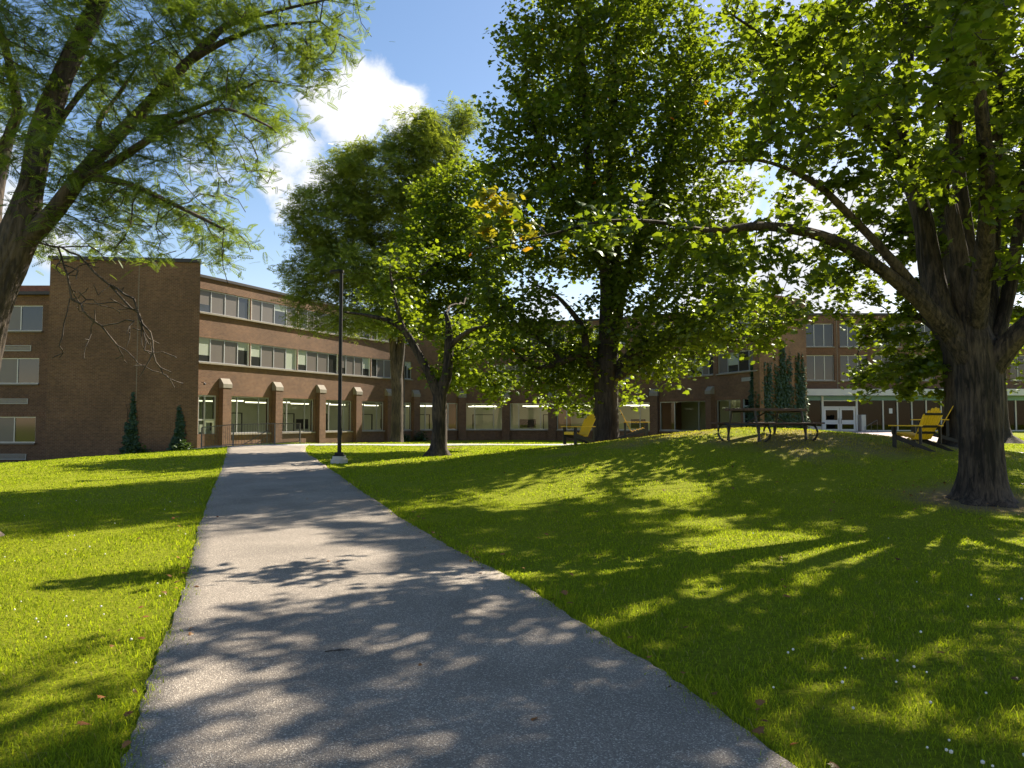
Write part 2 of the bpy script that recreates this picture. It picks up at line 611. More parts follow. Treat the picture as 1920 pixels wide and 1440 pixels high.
m, t, b = mat('grass_blade')
t.nodes.remove(b)
out = t.nodes.get('Material Output')
geo, dry = lawn_color(t)
at = N(t, 'ShaderNodeAttribute', attribute_name='rnd')
cr = N(t, 'ShaderNodeValToRGB')
cr.color_ramp.elements[0].position = 0; cr.color_ramp.elements[0].color = (.122, .168, .020, 1)
cr.color_ramp.elements[1].position = .9; cr.color_ramp.elements[1].color = (.285, .345, .026, 1)
e = cr.color_ramp.elements.new(.97); e.color = (.30, .27, .10, 1)
t.links.new(at.outputs['Fac'], cr.inputs[0])
mx = N(t, 'ShaderNodeMix', data_type='RGBA')
t.links.new(dry, mx.inputs['Factor']); t.links.new(cr.outputs[0], mx.inputs[6])
mx.inputs[7].default_value = (.28, .23, .08, 1)
df = N(t, 'ShaderNodeBsdfDiffuse'); tl = N(t, 'ShaderNodeBsdfTranslucent')
t.links.new(mx.outputs[2], df.inputs[0])
m2 = N(t, 'ShaderNodeMix', data_type='RGBA', blend_type='MULTIPLY'); m2.inputs['Factor'].default_value = 1
t.links.new(mx.outputs[2], m2.inputs[6]); m2.inputs[7].default_value = (1.9, 1.9, .6, 1)
t.links.new(m2.outputs[2], tl.inputs[0])
ms = N(t, 'ShaderNodeMixShader'); ms.inputs[0].default_value = .45
t.links.new(df.outputs[0], ms.inputs[1]); t.links.new(tl.outputs[0], ms.inputs[2])
t.links.new(ms.outputs[0], out.inputs[0])


def asphalt(name, c1, c2, speck, sc=1.0):
    m, t, b = mat(name)
    b.inputs['Roughness'].default_value = .88
    geo = N(t, 'ShaderNodeNewGeometry')
    v = N(t, 'ShaderNodeTexVoronoi'); v.inputs['Scale'].default_value = 150 * sc
    t.links.new(geo.outputs['Position'], v.inputs['Vector'])
    hsv = N(t, 'ShaderNodeSeparateColor')
    t.links.new(v.outputs['Color'], hsv.inputs[0])
    cr = N(t, 'ShaderNodeValToRGB')
    cr.color_ramp.elements[0].position = 0; cr.color_ramp.elements[0].color = (*c1, 1)
    cr.color_ramp.elements[1].position = .86; cr.color_ramp.elements[1].color = (*c2, 1)
    e = cr.color_ramp.elements.new(.95); e.color = (*speck, 1)
    t.links.new(hsv.outputs[0], cr.inputs[0])
    n = N(t, 'ShaderNodeTexNoise'); n.inputs['Scale'].default_value = .9; n.inputs['Detail'].default_value = 7
    t.links.new(geo.outputs['Position'], n.inputs['Vector'])
    mr = N(t, 'ShaderNodeMapRange'); mr.inputs['From Min'].default_value = .3; mr.inputs['From Max'].default_value = .7
    mr.inputs['To Min'].default_value = .76; mr.inputs['To Max'].default_value = 1.18
    t.links.new(n.outputs['Fac'], mr.inputs['Value'])
    sc_ = N(t, 'ShaderNodeVectorMath', operation='SCALE')
    t.links.new(cr.outputs[0], sc_.inputs[0]); t.links.new(mr.outputs[0], sc_.inputs['Scale'])
    t.links.new(sc_.outputs[0], b.inputs['Base Color'])
    bp = N(t, 'ShaderNodeBump'); bp.inputs['Strength'].default_value = .8; bp.inputs['Distance'].default_value = .006
    t.links.new(v.outputs['Distance'], bp.inputs['Height']); t.links.new(bp.outputs[0], b.inputs['Normal'])
    return m
asphalt('asphalt', (.15, .128, .108), (.275, .24, .192), (.52, .47, .39))
asphalt('pale_concrete', (.34, .33, .31), (.42, .41, .39), (.5, .49, .47), .6)
asphalt('pink_paving', (.36, .30, .27), (.46, .39, .36), (.52, .46, .43), .5)

# ------------------------------------------------------------------ ground and paths
def axis(lo, hi, a, b, fine):
    mid = np.arange(a, b + fine * .5, fine)
    left, right = [], []
    s, x = fine, a
    while x > lo:
        s *= 1.35; x -= s; left.append(x)
    s, x = fine, mid[-1]
    while x < hi:
        s *= 1.35; x += s; right.append(x)
    return np.array(left[::-1] + list(mid) + right)

gx, gy = axis(-500, 500, -32, 42, .34), axis(-120, 900, -6, 74, .34)
XX, YY = np.meshgrid(gx, gy)
ZZ = H(XX, YY)
V = np.stack([XX.ravel(), YY.ravel(), ZZ.ravel()], 1)
nx = len(gx)
ii, jj = np.meshgrid(np.arange(len(gx) - 1), np.arange(len(gy) - 1))
q0 = (jj * nx + ii).ravel()
faces = np.stack([q0, q0 + 1, q0 + nx + 1, q0 + nx], 1)
ground = np_mesh('ground', V, faces, M['turf'], smooth_shade=True)
tag(ground, 'sunlit and shaded lawn rising to a low mound', 'ground', kind='structure')

LEFT_EDGE = [(225, 1440), (300, 1215), (345, 1100), (372, 985), (393, 930), (415, 880), (424, 850), (430, 834)]
RIGHT_EDGE = [(1490, 1440), (1240, 1262), (1000, 1110), (850, 1030), (760, 978), (690, 930), (640, 894), (600, 866), (572, 848), (575, 836)]
LE = [ground_pt(*p) for p in LEFT_EDGE]
RE = [ground_pt(*p) for p in RIGHT_EDGE]
def extend(pts):
    a, b_ = pts[0], pts[1]
    d = (a - b_) / (b_.y - a.y)
    return [a + d * (a.y + 9)] + pts
LE, RE = extend(LE), extend(RE)
PATH_END = min(LE[-1].y, RE[-1].y)
ly = np.array([p.y for p in LE]); lx = np.array([p.x for p in LE])
ry = np.array([p.y for p in RE]); rx = np.array([p.x for p in RE])
def smooth_interp(y, ys, xs):
    o = np.argsort(ys)
    acc = 0
    for d in (-1.0, -.5, 0, .5, 1.0):
        acc = acc + np.interp(np.asarray(y) * (1 + .06 * d), ys[o], xs[o])
    return acc / 5
def path_l(y): return smooth_interp(y, ly, lx)
def path_r(y): return smooth_interp(y, ry, rx)

def strip_sheet(name, A, B, material, lift, nacross=14):
    """sheet between two polylines with the same number of points, laid on the lawn"""
    A, B = np.asarray(A), np.asarray(B)
    n = len(A)
    Vs = []
    fr_ = [0, .006] + [k / nacross for k in range(1, nacross)] + [.994, 1]
    nacross = len(fr_) - 1
    for k in range(nacross + 1):
        f = fr_[k]
        P = A * (1 - f) + B * f
        crown = lift * (1 if 0 < k < nacross else -1.5)
        Vs.append(np.stack([P[:, 0], P[:, 1], H(P[:, 0], P[:, 1]) + crown], 1))
    V = np.concatenate(Vs)
    fs = []
    for k in range(nacross):
        for i in range(n - 1):
            fs.append((k * n + i, (k + 1) * n + i, (k + 1) * n + i + 1, k * n + i + 1))
    return np_mesh(name, V, np.array(fs), material, smooth_shade=True)

ys = np.concatenate([np.arange(-8.5, 1.5, .3), np.arange(1.5, 12, .09), np.arange(12, PATH_END, .4)])
wob = lambda y, s: .010 * np.sin(y * 2.1 + s) + .006 * np.sin(y * 7.7 + 2 * s)
rr_ = np.random.default_rng(3)
wl, wr = rr_.normal(0, .009, len(ys)), rr_.normal(0, .009, len(ys))
o = strip_sheet('footpath', np.stack([path_l(ys) + wob(ys, 1) + wl, ys], 1), np.stack([path_r(ys) + wob(ys, 4) + wr, ys], 1), M['asphalt'], .028)
tag(o, 'grey asphalt footpath dappled with leaf shadows leading to the brick building', 'path', kind='structure')

def ribbon(name, pts, w, material, lift):
    pts = [Vector((p[0], p[1], 0)) for p in pts]
    dense = []
    for i in range(len(pts) - 1):
        p0, p1, p2, p3 = pts[max(i - 1, 0)], pts[i], pts[i + 1], pts[min(i + 2, len(pts) - 1)]
        k = max(2, int((p2 - p1).length / .5))
        for j in range(k):
            t_ = j / k
            dense.append(.5 * ((2 * p1) + (p2 - p0) * t_ + (2 * p0 - 5 * p1 + 4 * p2 - p3) * t_ ** 2 + (3 * p1 - p0 - 3 * p2 + p3) * t_ ** 3))
    dense.append(pts[-1])
    A, B = [], []
    for i, p in enumerate(dense):
        d = (dense[min(i + 1, len(dense) - 1)] - dense[max(i - 1, 0)]).normalized()
        nrm = Vector((-d.y, d.x, 0))
        A.append((p + nrm * w / 2)[:2]); B.append((p - nrm * w / 2)[:2])
    return strip_sheet(name, A, B, material, lift, 6), dense

cross_pts = [(-15.5, PATH_END + .9), (-10.5, PATH_END + .9), (-6, 37.6), (0, 37.3), (5, 37.6), (11, 36.5), (16, 32.5), (19.5, 28), (26, 24), (40, 20)]
o, cross_dense = ribbon('cross_path', cross_pts, 2.3, M['pale_concrete'], .022)
tag(o, 'pale concrete path crossing the lawn behind the trees', 'path', kind='structure')
o, walk_dense = ribbon('entrance_walk', [(16, 33.2), (20, 39), (25, 48), (28.3, 57), (29.2, 65.6)], 5.0, M['pink_paving'], .034)
tag(o, 'pinkish paved walk leading up to the white double doors', 'path', kind='structure')

# ------------------------------------------------------------------ facades
class Facade:
    """a wall line in plan; s runs along it in metres, n towards the viewer"""
    def __init__(self, pts, smooth_line=True):
        P = [Vector((p[0], p[1])) for p in pts]
        d = []
        for i in range(len(P) - 1):
            p0, p1, p2, p3 = P[max(i - 1, 0)], P[i], P[i + 1], P[min(i + 2, len(P) - 1)]
            k = 24
            for j in range(k):
                t_ = j / k
                d.append(.5 * ((2 * p1) + (p2 - p0) * t_ + (2 * p0 - 5 * p1 + 4 * p2 - p3) * t_ ** 2 + (3 * p1 - p0 - 3 * p2 + p3) * t_ ** 3) if smooth_line else p1.lerp(p2, t_))
        d.append(P[-1])
        self.d = np.array([tuple(p) for p in d])
        seg = np.linalg.norm(np.diff(self.d, axis=0), axis=1)
        self.s = np.concatenate([[0], np.cumsum(seg)])
        self.L = float(self.s[-1])
        self.curved = smooth_line

    def at(self, s):
        x = float(np.interp(s, self.s, self.d[:, 0])); y = float(np.interp(s, self.s, self.d[:, 1]))
        e = .6 if self.curved else .05
        sc = min(max(s, 0), self.L)
        a, b_ = max(0, sc - e), min(self.L, sc + e)
        tx = np.interp(b_, self.s, self.d[:, 0]) - np.interp(a, self.s, self.d[:, 0])
        ty = np.interp(b_, self.s, self.d[:, 1]) - np.interp(a, self.s, self.d[:, 1])
        l = math.hypot(tx, ty)
        return x, y, ty / l, -tx / l

    def p(self, s, n, z):
        x, y, a, b_ = self.at(s)
        return (x + a * n, y + b_ * n, z)

    def s_of(self, px):
        u = self.d[:, 0] / self.d[:, 1] * F + 960
        k = np.argsort(u)
        return float(np.interp(px, u[k], self.s[k]))

    def block(self, mb, s0, s1, z0, z1, n0, n1, mi=0, step=.9, zf=None):
        if s1 - s0 < 1e-4: return
        k = max(1, int(math.ceil((s1 - s0) / step))) if self.curved else 1
        S = [s0 + (s1 - s0) * i / k for i in range(k + 1)]
        for i in range(k):
            a, c = S[i], S[i + 1]
            b0, b1 = self.p(a, n0, z0), self.p(c, n0, z0)
            f0, f1 = self.p(a, n1, z0), self.p(c, n1, z0)
            up = lambda q: (q[0], q[1], z1)
            mb.poly([f0, f1, up(f1), up(f0)], [(a, z0), (c, z0), (c, z1), (a, z1)], mi)
            mb.poly([b1, b0, up(b0), up(b1)], [(c, z0), (a, z0), (a, z1), (c, z1)], mi)
            mb.poly([up(f0), up(f1), up(b1), up(b0)], [(a, n1), (c, n1), (c, n0), (a, n0)], mi)
            mb.poly([b0, b1, f1, f0], [(a, n0), (c, n0), (c, n1), (a, n1)], mi)
        for s, rev in ((s0, False), (s1, True)):
            q = [self.p(s, n0, z0), self.p(s, n1, z0), self.p(s, n1, z1), self.p(s, n0, z1)]
            uv = [(n0, z0), (n1, z0), (n1, z1), (n0, z1)]
            if rev: q, uv = q[::-1], uv[::-1]
            mb.poly(q, uv, mi)


def wall_with_openings(fac, mb, zb, zt, rows, s0, s1, thick=.32):
    """rows: list of (z0, z1, [(a, b), ...]) from the bottom up"""
    z = zb
    for (z0, z1, ops) in rows:
        fac.block(mb, s0, s1, z, z0, -thick, 0)
        cur = s0
        for (a, b_) in sorted(ops):
            if a > cur: fac.block(mb, cur, a, z0, z1, -thick, 0)
            cur = max(cur, b_)
        if cur < s1: fac.block(mb, cur, s1, z0, z1, -thick, 0)
        z = z1
    fac.block(mb, s0, s1, z, zt, -thick, 0)


rng = random.Random(7)
def window(fac, parent, a, b_, z0, z1, fr, pane_mat, frame_mat='aluminium', fw=.065, sill=True, pane_mi=None, inset=.12, hbars=(), blinds=True):
    """one window: the frame is the part, its pane and sill are sub-parts. fr: mullion positions as fractions"""
    f = MB()
    fac.block(f, a, b_, z1 - fw, z1, -inset - .05, -inset + .03)
    fac.block(f, a, b_, z0, z0 + fw, -inset - .05, -inset + .03)
    for s in [a + fw / 2] + [a + (b_ - a) * q for q in fr] + [b_ - fw / 2]:
        fac.block(f, s - fw / 2, s + fw / 2, z0 + fw, z1 - fw, -inset - .045, -inset + .027)
    for h in hbars:
        zz = z0 + (z1 - z0) * h
        fac.block(f, a + fw, b_ - fw, zz - fw / 2, zz + fw / 2, -inset - .042, -inset + .024)
    w = f.build('window', M[frame_mat], parent)
    g = MB()
    cuts = [0] + list(fr) + [1]
    for i in range(len(cuts) - 1):
        mi = pane_mi[i % len(pane_mi)] if pane_mi else 0
        p0, p1 = a + (b_ - a) * cuts[i] + .02, a + (b_ - a) * cuts[i + 1] - .02
        zs = [z0 + .03, z1 - .03]
        ms = [mi]
        if blinds and len(pane_mat) == 3 and not isinstance(pane_mat, str) and mi in (0, 2) and rng.random() < .65:
            zs = [z0 + .03, z0 + (z1 - z0) * rng.uniform(.25, .75), z1 - .03]
            ms = [2, 0] if mi == 0 or rng.random() < .5 else [2, 1]
        for j, mj in enumerate(ms):
            q = [fac.p(p0, -inset - .01, zs[j]), fac.p(p1, -inset - .01, zs[j]), fac.p(p1, -inset - .01, zs[j + 1]), fac.p(p0, -inset - .01, zs[j + 1])]
            g.poly(q, None, mj)
    g.build('pane', [M[k] for k in (pane_mat if isinstance(pane_mat, (list, tuple)) else [pane_mat])], w)
    if sill:
        s_ = MB()
        fac.block(s_, a - .04, b_ + .04, z0 - .09, z0 + .004, -inset - .03, .13)
        s_.build('sill', M['stone'], w)
    return w


# --- the curved brick building round the court
CPX = [(368, 44), (430, 46.3), (526, 50.5), (620, 55.3), (719, 60.6), (800, 64.2), (900, 66), (1000, 65.6), (1100, 64), (1200, 61.7), (1280, 59.5), (1345, 56), (1425, 51)]
cf = Facade([((p - 960) / F * D, D) for p, D in CPX])
S = cf.s_of
ZG0, ZG1, Z20, Z21, Z30, Z31, ZT = .78, 3.1, 5.06, 6.55, 8.04, 9.45, 10.12
court = thing('brick_building', 'three storey brick building curving round the court with ribbon windows and stone capped piers', 'building', (-5, 62, 0))
g_open = [(372, 406), (431, 506), (527, 589), (608, 660), (675, 720), (734, 772), (783, 858), (873, 942), (956, 1029), (1044, 1113), (1130, 1219), (1237, 1326), (1343, 1388), (1392, 1424)]
r_open = [(370, 467), (468.5, 556), (557.5, 634), (635.5, 694.5), (696, 746), (757, 772)]
r_back = [(930, 1002), (1012, 1086), (1100, 1182), (1204, 1274), (1292, 1338), (1346, 1422)]
t_back = [(884, 950), (958, 1060), (1080, 1176), (1200, 1274), (1292, 1338), (1346, 1422)]
so = lambda L: [(S(a), S(b_)) for a, b_ in L]
wall = MB()
gs = so(g_open)
wall_with_openings(cf, wall, -1.4, ZT, [(ZG0, ZG1, gs[1:-1] + [(gs[-1][0], gs[-1][1])] + [gs[0]]), (Z20, Z21, so(r_open + r_back)), (Z30, Z31, so(r_open + t_back))], 0, cf.L)
wall.build('wall', M['brick'], court)
for a, b_ in gs:
    sold = MB()
    cf.block(sold, a - .15, b_ + .15, ZG1 + .01, ZG1 + .24, -.1, .004)
    sold.build('lintel_course', M['soldier_brick'], court)
cp = MB()
cf.block(cp, 0, cf.L, ZT, ZT + .16, -.45, .09)
cp.build('roof_coping', M['coping_metal'], court)
rf = MB()
END = S(1285)
cf.block(rf, 0, END, ZT - .35, ZT - .02, -9, -.33, step=2)
def tail(mb, z0, z1, n1, depth):
    k = 8
    for i in range(k):
        a_, c_ = END + (cf.L - .3 - END) * i / k, END + (cf.L - .3 - END) * (i + 1) / k
        cf.block(mb, a_, c_, z0, z1, n1 - max(.25, depth * (1 - (i + 1) / k)), n1)
tail(rf, ZT - .35, ZT - .02, -.33, 6)
rf.build('roof', M['coping_metal'], court)
bk = MB()
cf.block(bk, 0, END, -1.4, ZT - .36, -9, -8.7, step=2)
bk.build('rear_wall', M['brick'], court)
# rooms behind the ground floor glass
rm = MB()
cf.block(rm, 0, END, -1.4, 3.6, -6.2, -6.0)
cf.block(rm, 0, END, 3.34, 3.5, -5.99, -.34)
tail(rm, 3.34, 3.5, -.34, 5)
for i in range(8):
    a_, c_ = END + (cf.L - .3 - END) * i / 8, END + (cf.L - .3 - END) * (i + 1) / 8
    n_ = -.6 - 5 * (1 - (i + 1) / 8)
    cf.block(rm, a_, c_, -1.4, 3.3, n_ - .1, n_)
rm.build('room_wall', M['interior_wall'], court)
fl = MB()
cf.block(fl, 0, END, -.25, -.05, -5.99, -.34)
tail(fl, -.25, -.05, -.34, 5)
fl.build('room_floor', M['interior_floor'], court)
for k in (858, 1030, 1222):
    pt_ = MB()
    s = S(k + 7)
    cf.block(pt_, s - .08, s + .08, -.04, 3.33, -5.98, -.35)
    pt_.build('room_partition', M['interior_warm'], court)
for i, (a, b_) in enumerate(gs[1:-1]):
    if b_ > END: continue
    for nn in (-1.7, -3.9):
        lt = MB()
        cf.block(lt, a + (b_ - a) * .25, a + (b_ - a) * .8, 2.84, 2.92, nn - .1, nn + .1)
        lt.build('ceiling_light', M['tube_light'], court)
    bd = MB()
    w_ = b_ - a
    c = a + w_ * (.35 + .4 * rng.random()) + .6
    for (u0, u1, v0, v1) in ((-.6, -.54, .1, 2.1), (.54, .6, .1, 2.1), (-.6, .6, 2.1, 2.16)):
        cf.block(bd, c + u0, c + u1, v0, v1, -5.98, -5.93)
    bd.build('inner_door_frame', M['dark_board'], court)
    if i % 2:
        bd = MB()
        cf.block(bd, c - 2.4, c - 1.2, .9, 1.7, -5.98, -5.94)
        bd.build('wall_board', M['dark_board'], court)
# ground floor windows
for i, (a, b_) in enumerate(gs[1:-1]):
    fr = (.2, .74) if i < 5 else ((.22, .78) if i % 2 else (.26, .76))
    if i == len(gs) - 3: fr = (.5,)
    window(cf, court, a, b_, ZG0, ZG1, fr, 'clear_glass')
# side door at the sunken entry
a, b_ = gs[0]
dz = -.5
fr = MB()
for s in (a + .04, b_ - .04, a + (b_ - a) * .38):
    cf.block(fr, s - .045, s + .045, ZG0 if s < a + .5 else dz, ZG1, -.2, -.05)
cf.block(fr, a, b_, 1.58, 1.68, -.198, -.048)
cf.block(fr, a, b_, ZG1 - .08, ZG1, -.198, -.048)
dr = fr.build('side_door', M['aluminium'], court)
dl = MB()
x0, x1 = a + (b_ - a) * .38 + .05, b_ - .09
for (u0, u1, v0, v1) in ((x0, x0 + .11, dz, 1.58), (x1 - .11, x1, dz, 1.58), (x0 + .11, x1 - .11, 1.46, 1.58), (x0 + .11, x1 - .11, dz, dz + .2)):
    cf.block(dl, u0, u1, v0, v1, -.15, -.09)
dl.build('door_leaf', M['white_paint'], dr)
dg_ = MB()
cf.block(dg_, a + .02, b_ - .02, dz + .1, ZG1 - .04, -.13, -.125)
dg_.build('pane', M['clear_glass'], dr)
sg = MB()
cf.block(sg, x0 - .35, x0 - .12, .9, 1.35, -.118, -.115)
sg.build('notice', M['paper'], dr)
# doorway by the ivy
a, b_ = gs[-1]
fr = MB()
for s in (a + .05, b_ - .05, (a + b_) / 2):
    cf.block(fr, s - .05, s + .05, ZG0, ZG1, -.2, -.06)
cf.block(fr, a, b_, ZG1 - .55, ZG1 - .45, -.198, -.058)
cf.block(fr, a, b_, ZG0, ZG0 + .1, -.198, -.058)
dr2 = fr.build('window', M['door_frame_blue'], court)
g = MB(); cf.block(g, a + .02, b_ - .02, ZG0 + .02, ZG1 - .02, -.135, -.13); g.build('pane', M['dark_glass'], dr2)
# ribbon windows
PM = ['blind_pale', 'screen_grey', 'pane_dark']
pats2 = [(0, 1, 1, 0), (0, 1, 1, 0), (2, 1, 1, 2), (2, 1, 1, 0), (2, 1, 1, 2), (2, 2)]
for i, (a, b_) in enumerate(so(r_open)):
    fr = (.235, .5, .765) if b_ - a > 3 else (.5,)
    window(cf, court, a, b_, Z20, Z21, fr, PM, pane_mi=pats2[i], fw=.07)
    window(cf, court, a, b_, Z30, Z31, fr, PM, pane_mi=[(2, 1, 1, 2), (1, 1, 2, 1), (2, 1, 1, 2), (1, 2, 1, 2), (2, 1, 1, 2), (2, 2)][i], fw=.07)
for i, (a, b_) in enumerate(so(r_back)):
    window(cf, court, a, b_, Z20, Z21, (.235, .5, .765), PM, pane_mi=[(2, 1, 1, 2), (2, 0, 1, 2), (1, 2, 2, 1)][i % 3], fw=.07)
for i, (a, b_) in enumerate(so(t_back)):
    window(cf, court, a, b_, Z30, Z31, (.235, .5, .765), PM, pane_mi=[(0, 1, 2, 0), (1, 1, 2, 2), (0, 2, 1, 1)][i % 3], fw=.07)
for px in (467.8, 556.8, 634.8, 695.3):
    s = S(px)
    for (z0, z1) in ((Z20, Z21), (Z30, Z31)):
        post = MB()
        cf.block(post, s - .13, s + .13, z0 + .005, z1 - .004, -.28, -.06)
        post.build('mullion_post', M['white_paint'], court)
# piers with sloped stone caps
for px in [418.5, 516.5, 598.5, 667.5, 727, 777.5, 865.5, 949, 1036.5, 1121.5, 1228, 1334.5]:
    s = S(px)
    w = .34
    pm = MB()
    cf.block(pm, s - w, s + w, -1.4, 3.58, .002, .34)
    pr = pm.build('pier', M['brick'], court)
    c = MB()
    P = lambda ss, n_, z_: Vector(cf.p(ss, n_, z_))
    a, b_ = s - w - .02, s + w + .02
    bot = [P(a, .002, 3.58), P(b_, .002, 3.58), P(b_, .37, 3.58), P(a, .37, 3.58)]
    mid = [P(a, .002, 3.82), P(b_, .002, 3.82), P(b_, .37, 3.82), P(a, .37, 3.82)]
    top = [P(a, .002, 4.16), P(b_, .002, 4.16), P(b_, .12, 4.16), P(a, .12, 4.16)]
    for lo_, hi_ in ((bot, mid), (mid, top)):
        for i in range(4):
            c.poly([lo_[(i + 1) % 4], lo_[i], hi_[i], hi_[(i + 1) % 4]])
    c.poly(top[::-1]); c.poly(bot)
    c.build('pier_cap', M['stone'], pr)
gr = MB()
s = S(1404)
cf.block(gr, s - .8, s + .8, 4.35, 4.62, -.02, .04)
gr.build('vent_grille', M['louvre'], court)
dp = MB()
s = S(775.5)
dp.tube([cf.p(s - 1.1, .05, -.4), cf.p(s - 1.1, .05, 9.9)], .04, 6)
dp.build('downpipe', M['rail_steel'], court)

# --- left wing with the stair tower
wing = thing('brick_wing', 'dark brick wing with a tall windowless stair tower beside plain two pane windows', 'building', (-26, 44, -.8))
lw = Facade([(-42, 46), (-26.0, 46)], False)
tw = Facade([(-26.2, 42.0), (-18.05, 42.9)], False)
wz = [(.22, 1.82), (3.85, 5.45), (7.12, 8.72)]
wpx = [(-20, 68), (-18, 71), (-15, 75)]
w2 = [(-190, -100), (-190, -100), (-190, -100)]
wall = MB()
rows = []
for k in range(3):
    rows.append((wz[k][0], wz[k][1], [(lw.s_of(wpx[k][0]), lw.s_of(wpx[k][1]))]))
wall_with_openings(lw, wall, -1.6, 9.35, rows, 0, lw.L)
lw.block(wall, 0, lw.L, -1.6, 9.3, -8, -7.7)
wall.build('wall', M['brick'], wing)
tm = MB()
tb = [(-26.2, 42.0), (-18.05, 42.9), (-21.9, 50.3), (-26.9, 50.0)]
tm.hexa([(x, y, -1.6) for x, y in tb] + [(x, y, 10.72) for x, y in tb])
tm.build('stair_tower', M['brick'], wing)
cp = MB()
tb = [(-26.3, 41.9), (-17.97, 42.81), (-21.9, 50.4), (-27.0, 50.1)]
cp.hexa([(x, y, 10.722) for x, y in tb] + [(x, y, 10.93) for x, y in tb])
lw.block(cp, 0, lw.L - .05, 9.352, 9.55, -8, .3)
cp.build('roof_coping', M['coping_metal'], wing)
up = MB()
lw.block(up, 0, lw.L - .3, 9.56, 10.25, -6.5, -1.6)
up.build('parapet', M['sunlit_brick'], wing)
for k in range(3):
    a, b_ = rows[k][2][0]
    window(lw, wing, a, b_, wz[k][0], wz[k][1], (.53,), PM, pane_mi=(1, 2), blinds=False)
for k in range(3):
    ln = MB()
    a, b_ = rows[k][2][0]
    lw.block(ln, a - .15, lw.s_of(88), wz[k][1] + .02, wz[k][1] + .26, -.1, .004)
    ln.build('lintel_course', M['soldier_brick'], wing)
for k, (p0, p1, y0, y1) in enumerate([(-10, 56, 647.5, 658.5), (-10, 53, 747.5, 757.5), (-10, 53, 851, 862)]):
    g = MB()
    z1, z0 = PT(30, y0, 46).z, PT(30, y1, 46).z
    a, b_ = lw.s_of(p0), lw.s_of(p1)
    lw.block(g, a, b_, z0, z0 + .04, .0, .05); lw.block(g, a, b_, z1 - .04, z1, .0, .05)
    lw.block(g, a, a + .05, z0 + .04, z1 - .04, .0, .05); lw.block(g, b_ - .05, b_, z0 + .04, z1 - .04, .0, .05)
    n_ = 5
    for j in range(n_):
        zz = z0 + .05 + (z1 - z0 - .1) * j / n_
        lw.block(g, a + .05, b_ - .05, zz, zz + .025, .002, .03)
    g.build('vent_grille', M['louvre'], wing)
jn = MB()
tw.block(jn, tw.s_of(255) - .012, tw.s_of(255) + .012, -1, 10.7, -.01, .004)
jn.build('expansion_joint', M['stone'], wing)

# --- entrance block
ef = Facade([(25.2, 66.0), (50, 66.0)], False)
ent = thing('entrance_building', 'three storey brick entrance block with a pale canopy over white double doors', 'building', (32, 66, .6))
GZ = .62
E2, E3, ETOP = (5.12, 7.38), (8.12, 10.2), 10.9
cols = [(1513, 1566), (1577, 1628), (1640, 1692), (1704, 1756), (1768, 1820), (1832, 1884), (1896, 1948)]
ecol = [(ef.s_of(a), ef.s_of(b_)) for a, b_ in cols]
wall = MB()
wall_with_openings(ef, wall, 4.34, ETOP, [(E2[0], E2[1], ecol), (E3[0], E3[1], ecol)], 0, ef.L)
ef.block(wall, 0, .45, -.5, 4.34, -.32, 0)
ef.block(wall, 0, ef.L, -.5, ETOP - .2, -9, -8.7)
wall.build('wall', M['brick'], ent)
for a, b_ in ecol:
    bnd = MB()
    ef.block(bnd, a - .05, b_ + .05, E2[1] + .05, E3[0] - .12, -.1, .003)
    bnd.build('spandrel', M['soldier_brick'], ent)
for a, b_ in ecol:
    window(ef, ent, a, b_, E2[0], E2[1], (.32, .67), PM, pane_mi=(2, 2, 2), fw=.07, inset=.2, blinds=False)
    window(ef, ent, a, b_, E3[0], E3[1], (.32, .67), PM, pane_mi=(2, 2, 2), fw=.07, inset=.2, blinds=False)
cp = MB(); ef.block(cp, -.1, ef.L, ETOP, ETOP + .2, -9, .12); cp.build('roof_coping', M['coping_metal'], ent)
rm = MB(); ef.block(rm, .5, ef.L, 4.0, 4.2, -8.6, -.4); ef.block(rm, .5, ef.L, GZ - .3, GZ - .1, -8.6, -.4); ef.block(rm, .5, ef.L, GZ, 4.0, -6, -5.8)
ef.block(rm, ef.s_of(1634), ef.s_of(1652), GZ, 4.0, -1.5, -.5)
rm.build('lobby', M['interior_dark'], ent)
bl = MB()
ef.block(bl, ef.s_of(1534), ef.s_of(1543), GZ, 2.4, -4, -3.8)
bl.build('lobby_partition', M['grey_box'], ent)
ca = MB()
ef.block(ca, -.1, ef.L, 3.76, 4.33, -.3, 1.1)
ca.build('canopy', M['white_canopy'], ent)
tp = MB(); ef.block(tp, .46, ef.L, 3.36, 3.75, -.16, -.1); tp.build('fascia_panel', M['teal_panel'], ent)
fr = MB()
D0, D1 = ef.s_of(1543.5), ef.s_of(1605)
for s in [ef.s_of(p) for p in (1656, 1683, 1710, 1737, 1765, 1793, 1880, 1905, 1930)]:
    ef.block(fr, s - .06, s + .06, GZ, 3.355, -.2, -.05)
ef.block(fr, .46, D0 - .13, GZ, GZ + .45, -.2, -.06)
ef.block(fr, D1 + .13, ef.L, GZ, GZ + .12, -.2, -.06)
cw = fr.build('glazing', M['aluminium'], ent)
g = MB()
ef.block(g, .46, D0 - .14, GZ + .46, 3.355, -.14, -.135); ef.block(g, D1 + .14, ef.L, GZ + .13, 3.355, -.14, -.135)
g.build('pane', M['dark_glass'], cw)
nt_ = MB(); s = ef.s_of(1671); ef.block(nt_, s - .15, s + .15, 2.2, 2.65, -.125, -.12); nt_.build('notice', M['paper'], cw)
df_ = MB()
for s in (D0 - .06, D1 + .06):
    ef.block(df_, s - .08, s + .08, GZ, 3.75, -.2, .02)
ef.block(df_, D0 + .02, D1 - .02, 2.7, 2.82, -.19, .01)
ef.block(df_, D0 + .02, D1 - .02, 3.3, 3.36, -.19, .01)
df_o = df_.build('door_frame', M['white_paint'], ent)
